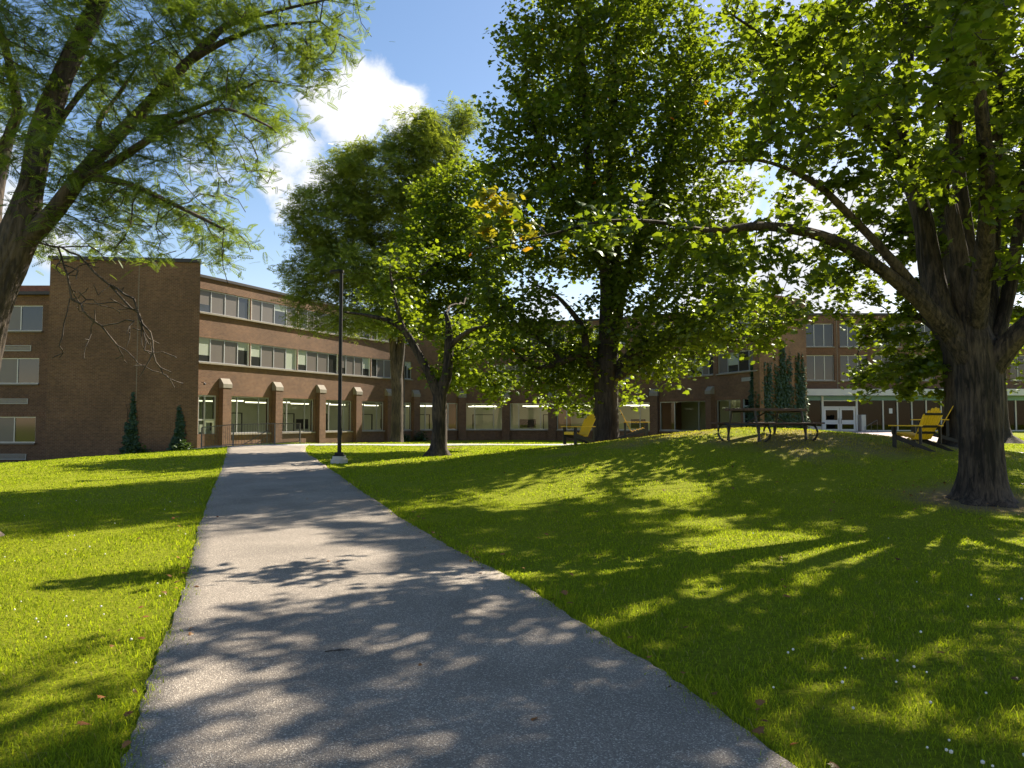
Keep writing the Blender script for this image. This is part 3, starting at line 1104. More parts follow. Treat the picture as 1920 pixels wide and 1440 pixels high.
g = MB(); ef.block(g, D0 + .02, D1 - .02, 2.82, 3.3, -.1, -.095); g.build('pane', M['dark_glass'], df_o)
mid_ = (D0 + D1) / 2
for (a, b_) in ((D0 + .05, mid_ - .02), (mid_ + .02, D1 - .05)):
    l = MB()
    for (u0, u1, v0, v1) in ((a, a + .17, GZ + .02, 2.68), (b_ - .17, b_, GZ + .02, 2.68), (a + .17, b_ - .17, 2.5, 2.68), (a + .17, b_ - .17, 1.25, 1.62), (a + .17, b_ - .17, GZ + .02, GZ + .2)):
        ef.block(l, u0, u1, v0, v1, -.1, -.04)
    d_ = l.build('door_leaf', M['white_paint'], ent)
    g = MB(); ef.block(g, a + .15, b_ - .15, GZ + .15, 2.52, -.072, -.068); g.build('pane', M['dark_glass'], d_)
    h = MB()
    s = b_ - .1 if b_ < mid_ else a + .1
    h.tube([ef.p(s, .03, 1.3), ef.p(s, .03, 1.75)], .02, 6)
    h.build('handle', M['rail_steel'], d_)
rl = MB()
for a, b_ in ((ef.s_of(1571.5) - .02, ef.s_of(1571.5) + .02),):
    ef.block(rl, a, b_, 4.4, ETOP - .05, -.02, .02)
rl.build('expansion_joint', M['stone'], ent)
# the ivy covered return wall joins the two blocks
rw = Facade([(16.95, 51.05), (21.42, 54.15)], False)
rw2 = Facade([(21.42, 54.15), (25.3, 66.0)], False)
ret = MB(); rw.block(ret, .0, rw.L, -.5, 10.4, -.5, 0); rw2.block(ret, .0, rw2.L, -.5, 10.4, -.5, 0)
endw = MB(); ef.block(endw, ef.L, ef.L + .3, -.5, ETOP, -9, 0); endw.build('end_wall', M['brick'], ent)
ret.build('return_wall', M['brick'], ent)

# ------------------------------------------------------------------ railing, lamp post, furniture
def railing():
    pts = [ground_pt(377, 836) , ground_pt(402, 835), ground_pt(438, 832), ground_pt(516, 829.5)]
    X = [PT(378, 830, 38.5), PT(437, 829, 37.6), PT(515, 828, 38.2)]
    for p in X: p.z = Hf(p.x, p.y) - .03
    ret_ = X[-1] + Vector((.55, 2.6, 0)); ret_.z = X[-1].z
    X.append(ret_)
    t = thing('metal_railing', 'brown metal railing with thin upright bars round the sunken side door', 'railing', X[1])
    top, bars, posts = MB(), MB(), []
    hgt = 1.12
    for i in range(len(X) - 1):
        a, b_ = X[i], X[i + 1]
        for h in (hgt, .12):
            top.board(a + Vector((0, 0, h)), b_ + Vector((0, 0, h)), .05, .04)
        n_ = int((b_ - a).length / .125)
        for k in range(1, n_):
            p = a.lerp(b_, k / n_)
            bars.tube([p + Vector((0, 0, .1)), p + Vector((0, 0, hgt))], .0085, 4, caps=False)
    top.build('rail', M['rail_steel'], t)
    bars.build('balusters', M['rail_steel'], t)
    for p in X:
        q = MB(); q.box((p.x - .03, p.y - .03, p.z - .05), (p.x + .03, p.y + .03, p.z + hgt - .021)); q.build('post', M['rail_steel'], t)
    hr = MB()
    a, b_ = X[1] + Vector((-.5, 1.6, -.2)), X[2] + Vector((-.9, 1.6, .75))
    for dzz in (0, -.35):
        hr.tube([a + Vector((0, 0, dzz)), b_ + Vector((0, 0, dzz))], .022, 6)
    for q in (a, a.lerp(b_, .5), b_):
        hr.tube([q, q + Vector((0, 0, -.95))], .02, 6)
    hr.build('stair_handrail', M['rail_steel'], t)
railing()

def lamp_post():
    b0 = ground_pt(636, 868)
    D = b0.y
    top = PT(636, 508, D).z - b0.z
    t = thing('lamp_post', 'slim black lamp post with a flat head on a round concrete footing', 'lamp post', b0)
    c = MB()
    c.tube([(0, 0, -.2), (0, 0, .12), (0, 0, .125), (0, 0, .22)], [.27, .27, .22, .21], 20)
    c.build('footing', M['concrete_base'], t, world=False)
    bp_ = MB(); bp_.box((-.16, -.16, .221), (.16, .16, .25)); bp_.box((-.12, -.12, .251), (.12, .12, .33))
    bp_.build('base_plate', M['black_paint'], t, world=False, bevel=.01)
    p = MB(); p.tube([(0, 0, .33), (0, 0, top - .05)], [.063, .055], 14); p.box((.05, -.03, .9), (.075, .03, 1.1))
    p.build('pole', M['black_paint'], t, world=False)
    h = MB()
    L = [(-.36, .10, -.02), (-.30, .16, .0), (-.05, .17, .03), (.07, .07, .02)]
    ringsT, ringsB = [], []
    for (x, w, z) in L:
        ringsT.append([(x, -w, top + z), (x, w, top + z)])
        ringsB.append([(x, -w, top + z - .07), (x, w, top + z - .07)])
    for i in range(len(L) - 1):
        h.hexa([ringsB[i][0], ringsB[i + 1][0], ringsB[i + 1][1], ringsB[i][1], ringsT[i][0], ringsT[i + 1][0], ringsT[i + 1][1], ringsT[i][1]])
    h.build('lamp_head', M['black_paint'], t, world=False)
lamp_post()

def chair():
    """garden chair facing +X"""
    t = thing('garden_chair', 'yellow slatted garden chair', 'chair')
    Y, K = M['yellow_plastic'], M['black_plastic']
    seat = MB()
    for k in range(6):
        x0 = .30 - k * .093
        z = .385 - k * .026
        seat.board((x0, -.27, z), (x0, .27, z), .085, .022, up=(.27, 0, 1))
    seat.board((.345, -.27, .345), (.345, .27, .345), .022, .09)
    seat.build('seat', Y, t, world=False, bevel=.004)
    back = MB()
    base, ang = Vector((-.20, 0, .25)), R(27)
    d = Vector((-math.sin(ang), 0, math.cos(ang)))
    nrm = Vector((math.cos(ang), 0, math.sin(ang)))
    for k in range(7):
        yk = (k - 3) * .083
        Lk = .80 - .019 * (k - 3) ** 2
        fan = yk * 1.10
        back.board(base + Vector((0, yk * .92, 0)), base + d * Lk + Vector((0, fan, 0)), .076, .02, up=nrm)
    for k in range(7):
        yk = (k - 3) * .083
        Lk = .80 - .019 * (k - 3) ** 2
        c = base + d * Lk + Vector((0, yk * 1.10, 0))
        back.board(c - d * .02, c + d * .018, .05, .019, up=nrm)
    back.build('backrest', Y, t, world=False, bevel=.004)
    for q, h in ((.18, .56), (.34, .52), (.66, .56)):
        bb = MB(); c = base + d * q - nrm * .024
        bb.board(c + Vector((0, -h / 2, 0)), c + Vector((0, h / 2, 0)), .05, .024, up=nrm)
        bb.build('back_rail', K, t, world=False)
    for sgn in (-1, 1):
        y = sgn * .30
        a = MB()
        pts = [(-.44, .055), (-.10, .065), (.20, .075), (.36, .07), (.42, .04)]
        for i in range(len(pts) - 1):
            (xa, wa), (xb, wb) = pts[i], pts[i + 1]
            yc = y + sgn * .03
            z0, z1 = .548, .572
            a.hexa([(xa, yc - wa, z0), (xb, yc - wb, z0), (xb, yc + wb, z0), (xa, yc + wa, z0), (xa, yc - wa, z1), (xb, yc - wb, z1), (xb, yc + wb, z1), (xa, yc + wa, z1)])
        a.build('armrest', Y, t, world=False)
        l = MB()
        l.board((.30, y + sgn * .012, -.02), (.30, y + sgn * .012, .546), .022, .11, up=(1, 0, 0))
        l.board((.30, y + sgn * .05, .36), (.30, y + sgn * .05, .546), .055, .05, up=(1, 0, 0))
        l.build('front_leg', K, t, world=False)
        r_ = MB()
        r_.hexa([(.335, y - .012, .25), (.335, y + .012, .25), (-.62, y + .012, -.02), (-.62, y - .012, -.02), (.335, y - .012, .37), (.335, y + .012, .37), (-.50, y + .012, .10), (-.78, y - .012, -.02)])
        r_.build('side_rail', K, t, world=False)
        s_ = MB(); s_.board((-.40, y + sgn * .012, .14), (-.40, y + sgn * .012, .546), .022, .07, up=(1, 0, 0)); s_.build('arm_support', K, t, world=False)
    return t

chairs = [(1083, 24.3, 209, 'yellow garden chair on the near side of the central maple, facing the footpath', 0),
          (1194, 25.2, -8, 'yellow garden chair turned towards the picnic table, its back to the central maple', .02),
          (1714, 17.6, 112, 'yellow garden chair seen from behind, its slatted back nearest the big forked maple', 0),
          (1742, 19.4, 150, 'yellow garden chair mostly hidden behind the other chair by the forked maple', 0)]
base_chair = chair()
for i, (px, D, ang, lab, dzz) in enumerate(chairs):
    c = base_chair if i == 0 else copy_tree(base_chair)
    x = (px - 960) / F * D
    c.location = (x, D, Hf(x, D) + .02)
    c.rotation_euler = (0, 0, R(ang))
    tag(c, lab, 'chair', 'yellow garden chairs under the maples')

def picnic_table():
    x, y = PT(1438, 800, 18.4).x, 18.4
    t = thing('picnic_table', 'weathered brown picnic table with two benches on curved steel legs atop the mound', 'picnic table', (x, y, Hf(x, y) - .01), R(30))
    W, K = M['table_wood'], M['dark_steel']
    L = 2.1
    top = MB()
    for k in range(5):
        yy = (k - 2) * .148
        top.box((-L / 2, yy - .07, .735), (L / 2, yy + .07, .80))
    top.build('tabletop', W, t, world=False, bevel=.004)
    for sg in (-1, 1):
        b_ = MB()
        for k in (0, 1):
            yy = sg * (.66 + .135 * k)
            b_.box((-L / 2, yy - .063, .42), (L / 2, yy + .063, .458))
        b_.build('bench', W, t, world=False, bevel=.004)
    for sx in (-.82, .82):
        f = MB()
        for sg in (-1, 1):
            pts = []
            for k in range(11):
                a = k / 10
                ang = R(-75 + 205 * a)
                pts.append((sx, sg * (.60 + .22 * math.cos(ang) - .1 * (a > .8) * (a - .8)), .215 + .205 * math.sin(ang)))
            f.tube(pts, .026, 8)
            f.tube([(sx, sg * .46, .0), (sx, sg * .50, .40), (sx, sg * .80, .412)], .026, 8)
            f.tube([(sx, sg * .36, .73), (sx, sg * .40, .5), (sx, sg * .47, .2), (sx, sg * .5, .02)], .028, 8)
        f.tube([(sx, -.36, .72), (sx, .36, .72)], .024, 8)
        f.tube([(sx, -.48, .405), (sx, .48, .405)], .024, 8)
        f.build('leg_frame', K, t, world=False)
    br = MB(); br.tube([(-.82, 0, .40), (0, 0, .72), (.82, 0, .40)], .018, 6); br.build('brace', K, t, world=False)
picnic_table()

def utility_box():
    p = PT(1616, 800, 63); p.z = Hf(p.x, p.y)
    t = thing('utility_cabinet', 'pale grey upright cabinet standing beside the white double doors', 'cabinet', p)
    b_ = MB(); b_.box((-.20, -.35, .06), (.20, .35, 1.42)); b_.build('cabinet_body', M['grey_box'], t, world=False, bevel=.02)
    d = MB(); d.box((-.17, -.372, .12), (.17, -.352, 1.34)); d.build('door', M['aluminium'], t, world=False)
    f = MB(); f.box((-.24, -.39, -.1), (.24, .39, .059)); f.build('plinth', M['concrete_base'], t, world=False)
utility_box()

def handrail():
    p0, p1 = PT(1622, 800, 60), PT(1645, 800, 62)
    p0.z, p1.z = Hf(p0.x, p0.y), Hf(p1.x, p1.y)
    t = thing('handrail', 'sloping metal handrail by the weeds at the entrance walk', 'handrail', p0)
    m_ = MB(); m_.tube([p0 + Vector((0, 0, .4)), p1 + Vector((0, 0, 1.0))], .025, 6); m_.build('rail', M['rail_steel'], t)
    for q, h in ((p0, .4), (p0.lerp(p1, .5), .7), (p1, 1.0)):
        k = MB(); k.tube([q + Vector((0, 0, -.1)), q + Vector((0, 0, h))], .022, 6); k.build('post', M['rail_steel'], t)
handrail()

def security_camera():
    p = Vector(tw.p(tw.L, 0, 0)); z = PT(371, 718, 42.9).z
    t = thing('security_camera', 'small dark security camera on the right edge of the stair tower', 'camera', (p.x, p.y + .5, z))
    a = MB(); a.tube([(-.02, 0, .06), (.12, 0, .06), (.16, 0, 0)], .02, 6); a.build('bracket', M['rail_steel'], t, world=False)
    b_ = MB(); b_.tube([(.16, .1, -.02), (.2, -.16, -.05)], .055, 10); b_.build('camera_body', M['black_paint'], t, world=False)
security_camera()

def bicycle():
    x, y = PT(1752, 800, 57).x, 57
    t = thing('bicycle', 'dark bicycle parked in front of the dark glass beyond the yellow chairs', 'bicycle', (x, y, Hf(x, y)), R(12))
    K, G = M['black_plastic'], M['dark_steel']
    for wx in (-.52, .52):
        w = MB(); w.tube([(wx + .32 * math.cos(a * math.pi / 12), 0, .34 + .32 * math.sin(a * math.pi / 12)) for a in range(25)], .02, 6, caps=False)
        wo = w.build('wheel', K, t, world=False)
        s_ = MB()
        for a in range(8):
            s_.tube([(wx, 0, .34), (wx + .31 * math.cos(a * math.pi / 4), 0, .34 + .31 * math.sin(a * math.pi / 4))], .004, 3)
        s_.build('spokes', G, wo, world=False)
    f = MB()
    bb, st, hd = (-.08, 0, .3), (-.2, 0, .78), (.36, 0, .82)
    for a, b_ in ((bb, st), (bb, (.40, 0, .68)), (st, hd), ((-.52, 0, .34), bb), ((-.52, 0, .34), (-.19, 0, .74)), (hd, (.52, 0, .34))):
        f.tube([a, b_], .018, 6)
    f.build('frame', G, t, world=False)
    h = MB(); h.tube([(.36, 0, .8), (.34, 0, .98)], .014, 6); h.tube([(.32, -.28, 1.0), (.36, 0, .98), (.32, .28, 1.0)], .014, 6); h.build('handlebar', K, t, world=False)
    s_ = MB(); s_.tube([(-.2, 0, .76), (-.23, 0, .9)], .014, 6); s_.hexa([(-.36, -.07, .9), (-.1, -.02, .9), (-.1, .02, .9), (-.36, .07, .9), (-.36, -.07, .95), (-.1, -.02, .94), (-.1, .02, .94), (-.36, .07, .95)]); s_.build('saddle', K, t, world=False)
bicycle()

# ------------------------------------------------------------------ trees
def leaf_template(kind):
    """points (x along the leaf, y across, z) and triangles"""
    if kind == 'maple':       # five lobes, notched
        o = [(0, 0), (.10, .22), (.02, .46), (.30, .34), (.38, .56), (.56, .30), (.72, .26), (1.0, 0)]
        o = o + [(x, -y) for x, y in o[-2:0:-1]]
        pts = [(.34, 0, .05)] + [(x, y, -.22 * abs(y) - .16 * x * x) for x, y in o]
        n = len(o)
        return np.array(pts), np.array([(0, 1 + i, 1 + (i + 1) % n) for i in range(n)])
    if kind == 'maple_far':   # same outline with fewer corners
        o = [(0, 0), (.05, .45), (.36, .30), (.45, .55), (1.0, 0), (.45, -.55), (.36, -.30), (.05, -.45)]
        pts = [(x, y, -.24 * abs(y) - .14 * x * x) for x, y in o]
        return np.array(pts), np.array([(0, 2, 1), (0, 4, 2), (2, 4, 3), (0, 6, 4), (4, 6, 5), (0, 7, 6)])
    if kind == 'locust':      # feather of slim leaflets
        pts, tr = [], []
        for k in range(9):
            x = .06 + k * .105
            l = .13 * math.sin(math.pi * (.2 + .66 * k / 8)) + .05
            for sg in (-1, 1):
                i = len(pts)
                pts += [(x, 0, -.16 * x * x), (x + .085, sg * l * .35, -.16 * x * x - .005), (x + .10, sg * l, -.16 * x * x - .03), (x + .01, sg * l * .55, -.16 * x * x - .01)]
                tr += [(i, i + 1, i + 2), (i, i + 2, i + 3)]
        return np.array(pts), np.array(tr)
    if kind == 'locust_far':
        pts, tr = [], []
        for k in range(4):
            x = .1 + k * .22
            l = .26
            for sg in (-1, 1):
                i = len(pts)
                pts += [(x, 0, -.15 * x * x), (x + .22, sg * l * .55, -.15 * x * x), (x + .10, sg * l, -.15 * x * x - .06)]
                tr += [(i, i + 1, i + 2)]
        return np.array(pts), np.array(tr)
    # small oval
    return np.array([(0, 0, 0), (.45, .3, .02), (1, 0, -.05), (.45, -.3, .02)]), np.array([(0, 2, 1), (0, 3, 2)])


def leaves_mesh(name, pos, size, kind, material, parent, g, rnd, droop=.25, tilt=.6, updir=None):
    n = len(pos)
    tp, tt = leaf_template(kind)
    az = g.uniform(0, 2 * math.pi, n)
    nr = np.stack([g.normal(0, tilt, n), g.normal(0, tilt, n), np.abs(g.normal(1, .25, n))], 1)
    if updir is not None: nr = nr * .6 + updir
    nr /= np.linalg.norm(nr, axis=1, keepdims=True)
    ax = np.stack([np.cos(az), np.sin(az), g.normal(-droop, .3, n)], 1)
    ax -= (ax * nr).sum(1, keepdims=True) * nr
    ax /= np.linalg.norm(ax, axis=1, keepdims=True) + 1e-9
    by = np.cross(nr, ax)
    sz = (size * g.uniform(.5, 1.3, n))[:, None, None]
    V = pos[:, None, :] + sz * (tp[None, :, 0:1] * ax[:, None, :] + tp[None, :, 1:2] * by[:, None, :] + tp[None, :, 2:3] * nr[:, None, :])
    k = len(tp)
    Fc = (tt[None] + (np.arange(n) * k)[:, None, None]).reshape(-1, 3)
    return np_mesh(name, V.reshape(-1, 3), Fc, material, parent, True, np.repeat(rnd, k))


def sample_blobs(blobs, n, g, clumps=None, shell=0.0):
    """points in a union of ellipsoids (px, py, D, rx, ry, rz, weight), gathered in clumps"""
    vols = np.array([b_[3] * b_[4] * b_[5] * (b_[6] if len(b_) > 6 else 1) for b_ in blobs])
    pick = g.choice(len(blobs), n, p=vols / vols.sum())
    C = np.array([tuple(PT(b_[0], b_[1], b_[2])) for b_ in blobs])
    Rr = np.array([b_[3:6] for b_ in blobs], dtype=float)
    d = g.normal(0, 1, (n, 3)); d /= np.linalg.norm(d, axis=1, keepdims=True)
    rad = g.uniform(shell ** 3, 1, n) ** (1 / 3)
    return C[pick] + d * rad[:, None] * Rr[pick]


def grow(skel, attract, step, kill, iters, g, up=.08):
    """space colonisation from hand placed limbs. skel: lists of (point, radius); returns points, parents, given radii"""
    P, par, rad = [], [], []
    for li, limb in enumerate(skel):
        pts = [Vector(p) for p, r_ in limb]; rs = [r_ for p, r_ in limb]
        if li == 0:
            prev_i = -1
        else:
            arr = np.array(P)
            prev_i = int(np.argmin(((arr - np.array(pts[0])) ** 2).sum(1)))
        seq = []
        for i in range(len(pts) - 1):
            p0, p1, p2, p3 = pts[max(i - 1, 0)], pts[i], pts[i + 1], pts[min(i + 2, len(pts) - 1)]
            k = max(1, int((p2 - p1).length / (step * .7)))
            for j in range(k):
                t_ = j / k
                q = .5 * ((2 * p1) + (p2 - p0) * t_ + (2 * p0 - 5 * p1 + 4 * p2 - p3) * t_ ** 2 + (3 * p1 - p0 - 3 * p2 + p3) * t_ ** 3)
                seq.append((q, rs[i] * (1 - t_) + rs[i + 1] * t_))
        seq.append((pts[-1], rs[-1]))
        for j, (q, r_) in enumerate(seq):
            if li > 0 and j == 0 and (Vector(P[prev_i]) - q).length < .02: continue
            P.append(tuple(q)); par.append(prev_i); rad.append(r_)
            prev_i = len(P) - 1
    ns = len(P)
    cap = ns + 60000
    pos = np.zeros((cap, 3)); pos[:ns] = P
    parent = np.full(cap, -1); parent[:ns] = par
    n = ns
    A = attract.copy()
    start = 4
    d2 = ((A[:, None, :] - pos[None, start:n, :]) ** 2).sum(2)
    near = d2.argmin(1) + start; nd = d2.min(1)
    last_dir = {}
    for it in range(iters):
        keep = nd > kill * kill
        A, near, nd = A[keep], near[keep], nd[keep]
        if len(A) == 0: break
        u, inv = np.unique(near, return_inverse=True)
        dirs = A - pos[near]
        dirs /= np.linalg.norm(dirs, axis=1, keepdims=True)
        acc = np.zeros((len(u), 3)); np.add.at(acc, inv, dirs)
        acc /= np.linalg.norm(acc, axis=1, keepdims=True) + 1e-9
        acc += g.normal(0, .22, acc.shape); acc[:, 2] += up
        acc /= np.linalg.norm(acc, axis=1, keepdims=True) + 1e-9
        new = pos[u] + acc * step
        m_ = len(new)
        if n + m_ >= cap: break
        pos[n:n + m_] = new; parent[n:n + m_] = u
        dn = ((A[:, None, :] - new[None]) ** 2).sum(2)
        bi = dn.argmin(1); bd = dn[np.arange(len(A)), bi]
        better = bd < nd
        near[better] = bi[better] + n; nd[better] = bd[better]
        stuck = ~better & (g.random(len(A)) < .12)
        nd[stuck] = 0
        n += m_
    return pos[:n], parent[:n], np.array(rad), ns


def tree(name, label, loc, skel, blobs, bark, kind, leafmat, n_attr, n_leaf, leaf_size, seed, step=.35, kill=.42, iters=70, spread=.28, tip=.006, thick=.045,
         bare=(), group=None, special=None, clump=0.5, droop=.25, leaf_r=.02, flare=1.5, tilt=.6):
    g = np.random.default_rng(seed)
    sk = [[(PT(*p[:3]), p[3]) for p in limb] for limb in skel]
    base = Vector(loc)
    t = thing(name, label, 'tree', base, 0, group)
    A = sample_blobs(blobs, n_attr, g)
    pos, parent, given, ns = grow(sk, A, step, kill, iters, g)
    # bare hanging limbs with their own twigs
    bare_from = len(pos)
    if bare:
        pl, pr_ = [tuple(p) for p in pos], list(parent)
        for limb in bare:
            pts = [PT(*p[:3]) for p in limb]
            prev_i = int(np.argmin(((np.array(pl) - np.array(pts[0])) ** 2).sum(1)))
            chain = []
            for i in range(len(pts) - 1):
                k = max(2, int((pts[i + 1] - pts[i]).length / .12))
                for j in range(k):
                    q = pts[i].lerp(pts[i + 1], j / k) + Vector(g.normal(0, .015, 3))
                    pl.append(tuple(q)); pr_.append(prev_i); prev_i = len(pl) - 1; chain.append(prev_i)
            for c in chain[4:]:
                if g.random() < .75:
                    q = Vector(pl[c]); d = Vector((g.normal(0, 1), g.normal(0, .6), g.normal(-.5, .6))).normalized()
                    pi = c
                    for s_ in range(int(g.integers(3, 8))):
                        d = (d + Vector(g.normal(0, .35, 3)) + Vector((0, 0, -.08))).normalized()
                        q = q + d * .09
                        pl.append(tuple(q)); pr_.append(pi); pi = len(pl) - 1
                        if g.random() < .3:
                            d2_ = (d + Vector(g.normal(0, .9, 3))).normalized()
                            pl.append(tuple(q + d2_ * .14)); pr_.append(pi)
        pos, parent = np.array(pl), np.array(pr_)
    n = len(pos)
    # pipe model radii
    acc = np.zeros(n); kids = np.zeros(n, int)
    order = np.arange(n)[::-1]
    rad = np.zeros(n)
    ex = 2.35
    for i in order:
        r_ = acc[i] ** (1 / ex) if acc[i] > 0 else tip
        rad[i] = r_ if i < bare_from else max(r_, .0055)
        if parent[i] >= 0:
            acc[parent[i]] += r_ ** ex
            kids[parent[i]] += 1
    lim = np.full(n, 9.0)
    rad[:ns] = np.maximum(given, tip)
    for i in range(ns, n):
        rad[i] = min(rad[i], rad[parent[i]] * .85 if parent[i] < ns else rad[parent[i]], .013 if i >= bare_from else 9)
    # thick limbs as smooth tubes
    main = np.full(n, -1); best = np.zeros(n)
    for i in range(n):
        p = parent[i]
        if p >= 0 and rad[i] > best[p]:
            best[p] = rad[i]; main[p] = i
    Vs, Fs, off = [], [], 0
    done = np.zeros(n, bool)
    thick_edge = rad >= thick
    heads = [i for i in range(n) if thick_edge[i] and (parent[i] < 0 or main[parent[i]] != i)]
    for h in heads:
        chain = ([parent[h]] if parent[h] >= 0 else []) + [h]
        i = h
        while main[i] >= 0 and thick_edge[main[i]]:
            i = main[i]; chain.append(i)
        cr_ = [rad[c] for c in chain]
        if parent[h] >= 0: cr_[0] = min(cr_[0] * .9, cr_[1] * 1.5)
        C = pos[chain]
        done[chain[1:] if parent[h] >= 0 else chain] = True
        if len(C) < 2: continue
        Nn = (72 if C[0, 1] < 16 else 26) if max(cr_) > .2 else (12 if max(cr_) > .1 else 7)
        T = np.gradient(C, axis=0); T /= np.linalg.norm(T, axis=1, keepdims=True) + 1e-9
        ref = np.array([.35, .1, .93]) if abs(T[0][2]) < .8 else np.array([0, 1.0, 0.05])
        a0 = np.cross(T, ref); a0 /= np.linalg.norm(a0, axis=1, keepdims=True) + 1e-9
        b0 = np.cross(T, a0)
        th = np.arange(Nn) * 2 * np.pi / Nn
        lump = 1 + .06 * np.sin(3 * th + seed)[None] + g.normal(0, .022, (len(C), Nn)) + .05 * np.sin(np.arange(len(C)) * .7 + seed)[:, None] * np.sin(2 * th)[None]
        if max(cr_) > .2:      # deep bark ridges that wander up the stem
            hz = np.arange(len(C))[:, None] * .21
            lump += .030 * np.sin(13 * th[None] + 1.6 * np.sin(hz * 1.1 + 3 * th[None])) + .022 * np.sin(22 * th[None] + 2.2 * np.sin(hz * 1.7 + seed + 2 * th[None])) - .05 * np.exp(-((th[None] - 3.7 - .25 * np.sin(hz)) / .07) ** 2)
        if parent[h] < 0 and flare:
            hgt = C[:, 2] - C[0, 2]
            lump += flare * (np.exp(-hgt / .22) * .35)[:, None] * (1 + .55 * np.sin(5 * th + seed))[None]
        rr = np.array(cr_)[:, None] * lump
        ring = C[:, None, :] + rr[..., None] * (np.cos(th)[None, :, None] * a0[:, None, :] + np.sin(th)[None, :, None] * b0[:, None, :])
        Vs.append(ring.reshape(-1, 3))
        m_ = len(C)
        ii_, kk_ = np.meshgrid(np.arange(m_ - 1), np.arange(Nn), indexing='ij')
        q = np.stack([ii_ * Nn + kk_, ii_ * Nn + (kk_ + 1) % Nn, (ii_ + 1) * Nn + (kk_ + 1) % Nn, (ii_ + 1) * Nn + kk_], -1).reshape(-1, 4)
        Fs.append(q + off); off += m_ * Nn
        # closed tip
        Vs.append((C[-1] + T[-1] * cr_[-1] * .6)[None]); tipi = off; off += 1
        lastr = tipi - Nn + np.arange(Nn)
        Fs.append(np.stack([lastr, np.roll(lastr, -1), np.full(Nn, tipi), np.full(Nn, tipi)], 1))
    # thin twigs
    e = np.array([i for i in range(n) if parent[i] >= 0 and not done[i]])
    if len(e):
        a, b_ = pos[parent[e]], pos[e]
        ra = np.minimum(rad[parent[e]], rad[e] * 1.35); rb = rad[e]
        d = b_ - a; d /= np.linalg.norm(d, axis=1, keepdims=True) + 1e-9
        s1 = np.cross(d, np.array([.3, .2, .93])); s1 /= np.linalg.norm(s1, axis=1, keepdims=True) + 1e-9
        s2 = np.cross(d, s1)
        Nn = 4
        th = np.arange(Nn) * 2 * np.pi / Nn
        cs = np.cos(th)[None, :, None] * s1[:, None, :] + np.sin(th)[None, :, None] * s2[:, None, :]
        r0 = a[:, None, :] + ra[:, None, None] * cs; r1 = b_[:, None, :] + rb[:, None, None] * cs
        Vt = np.concatenate([r0, r1], 1).reshape(-1, 3)
        k = np.arange(Nn)
        q = np.stack([k, (k + 1) % Nn, Nn + (k + 1) % Nn, Nn + k], 1)
        q = (q[None] + (np.arange(len(e)) * 2 * Nn)[:, None, None]).reshape(-1, 4)
        Vs.append(Vt); Fs.append(q + off); off += len(Vt)
    Va, Fa = np.concatenate(Vs), np.concatenate(Fs)
    tri = Fa[:, 2] == Fa[:, 3]
    flat = np.concatenate([Fa[~tri].ravel(), Fa[tri][:, :3].ravel()])
    sizes = np.concatenate([np.full((~tri).sum(), 4), np.full(tri.sum(), 3)])
    np_mesh('trunk', Va, flat, M[bark], t, True, None, None, True, None, sizes)
    # leaves round the twigs
    cand = np.where((np.arange(n) >= ns) & (np.arange(n) < bare_from) & (rad < leaf_r))[0]
    vig = g.random(len(cand)) ** clump
    pick = g.choice(cand, n_leaf, p=vig / vig.sum())
    cl = g.random(n)
    back = parent[pick]
    f = g.random((n_leaf, 1))
    lp = pos[pick] * f + pos[back] * (1 - f) + g.normal(0, spread, (n_leaf, 3)) * np.array([1, 1, .7])
    ok = lp[:, 2] > H(lp[:, 0], lp[:, 1]) + .8
    lp, pick = lp[ok], pick[ok]
    rv = np.clip(.55 * cl[pick] + .45 * g.random(len(lp)), 0, .9)
    aut = g.random(len(lp)) < .0006
    rv[aut] = .99
    crown = leaves_mesh('crown', lp, leaf_size, kind, M[leafmat], t, g, rv, droop, tilt)
    if special:
        sp_blob, sp_n, sp_mat, sp_lab = special
        q = sample_blobs(sp_blob, sp_n, g)
        # gather them at the nearest twigs
        idx = ((q[:, None, :] - pos[None, ns:bare_from, :]) ** 2).sum(2).argmin(1) + ns
        q = q * .45 + pos[idx] * .55 + g.normal(0, .06, q.shape)
        o = leaves_mesh('turning_leaves', q, leaf_size, kind, M[sp_mat], t, g, np.clip(g.random(sp_n), 0, .94), droop)
        o["label"] = sp_lab
    return t

def base_of(px, py=None, D=None):
    if D is None:
        return ground_pt(px, py)
    p = PT(px, 800, D); p.z = Hf(p.x, p.y)
    return p

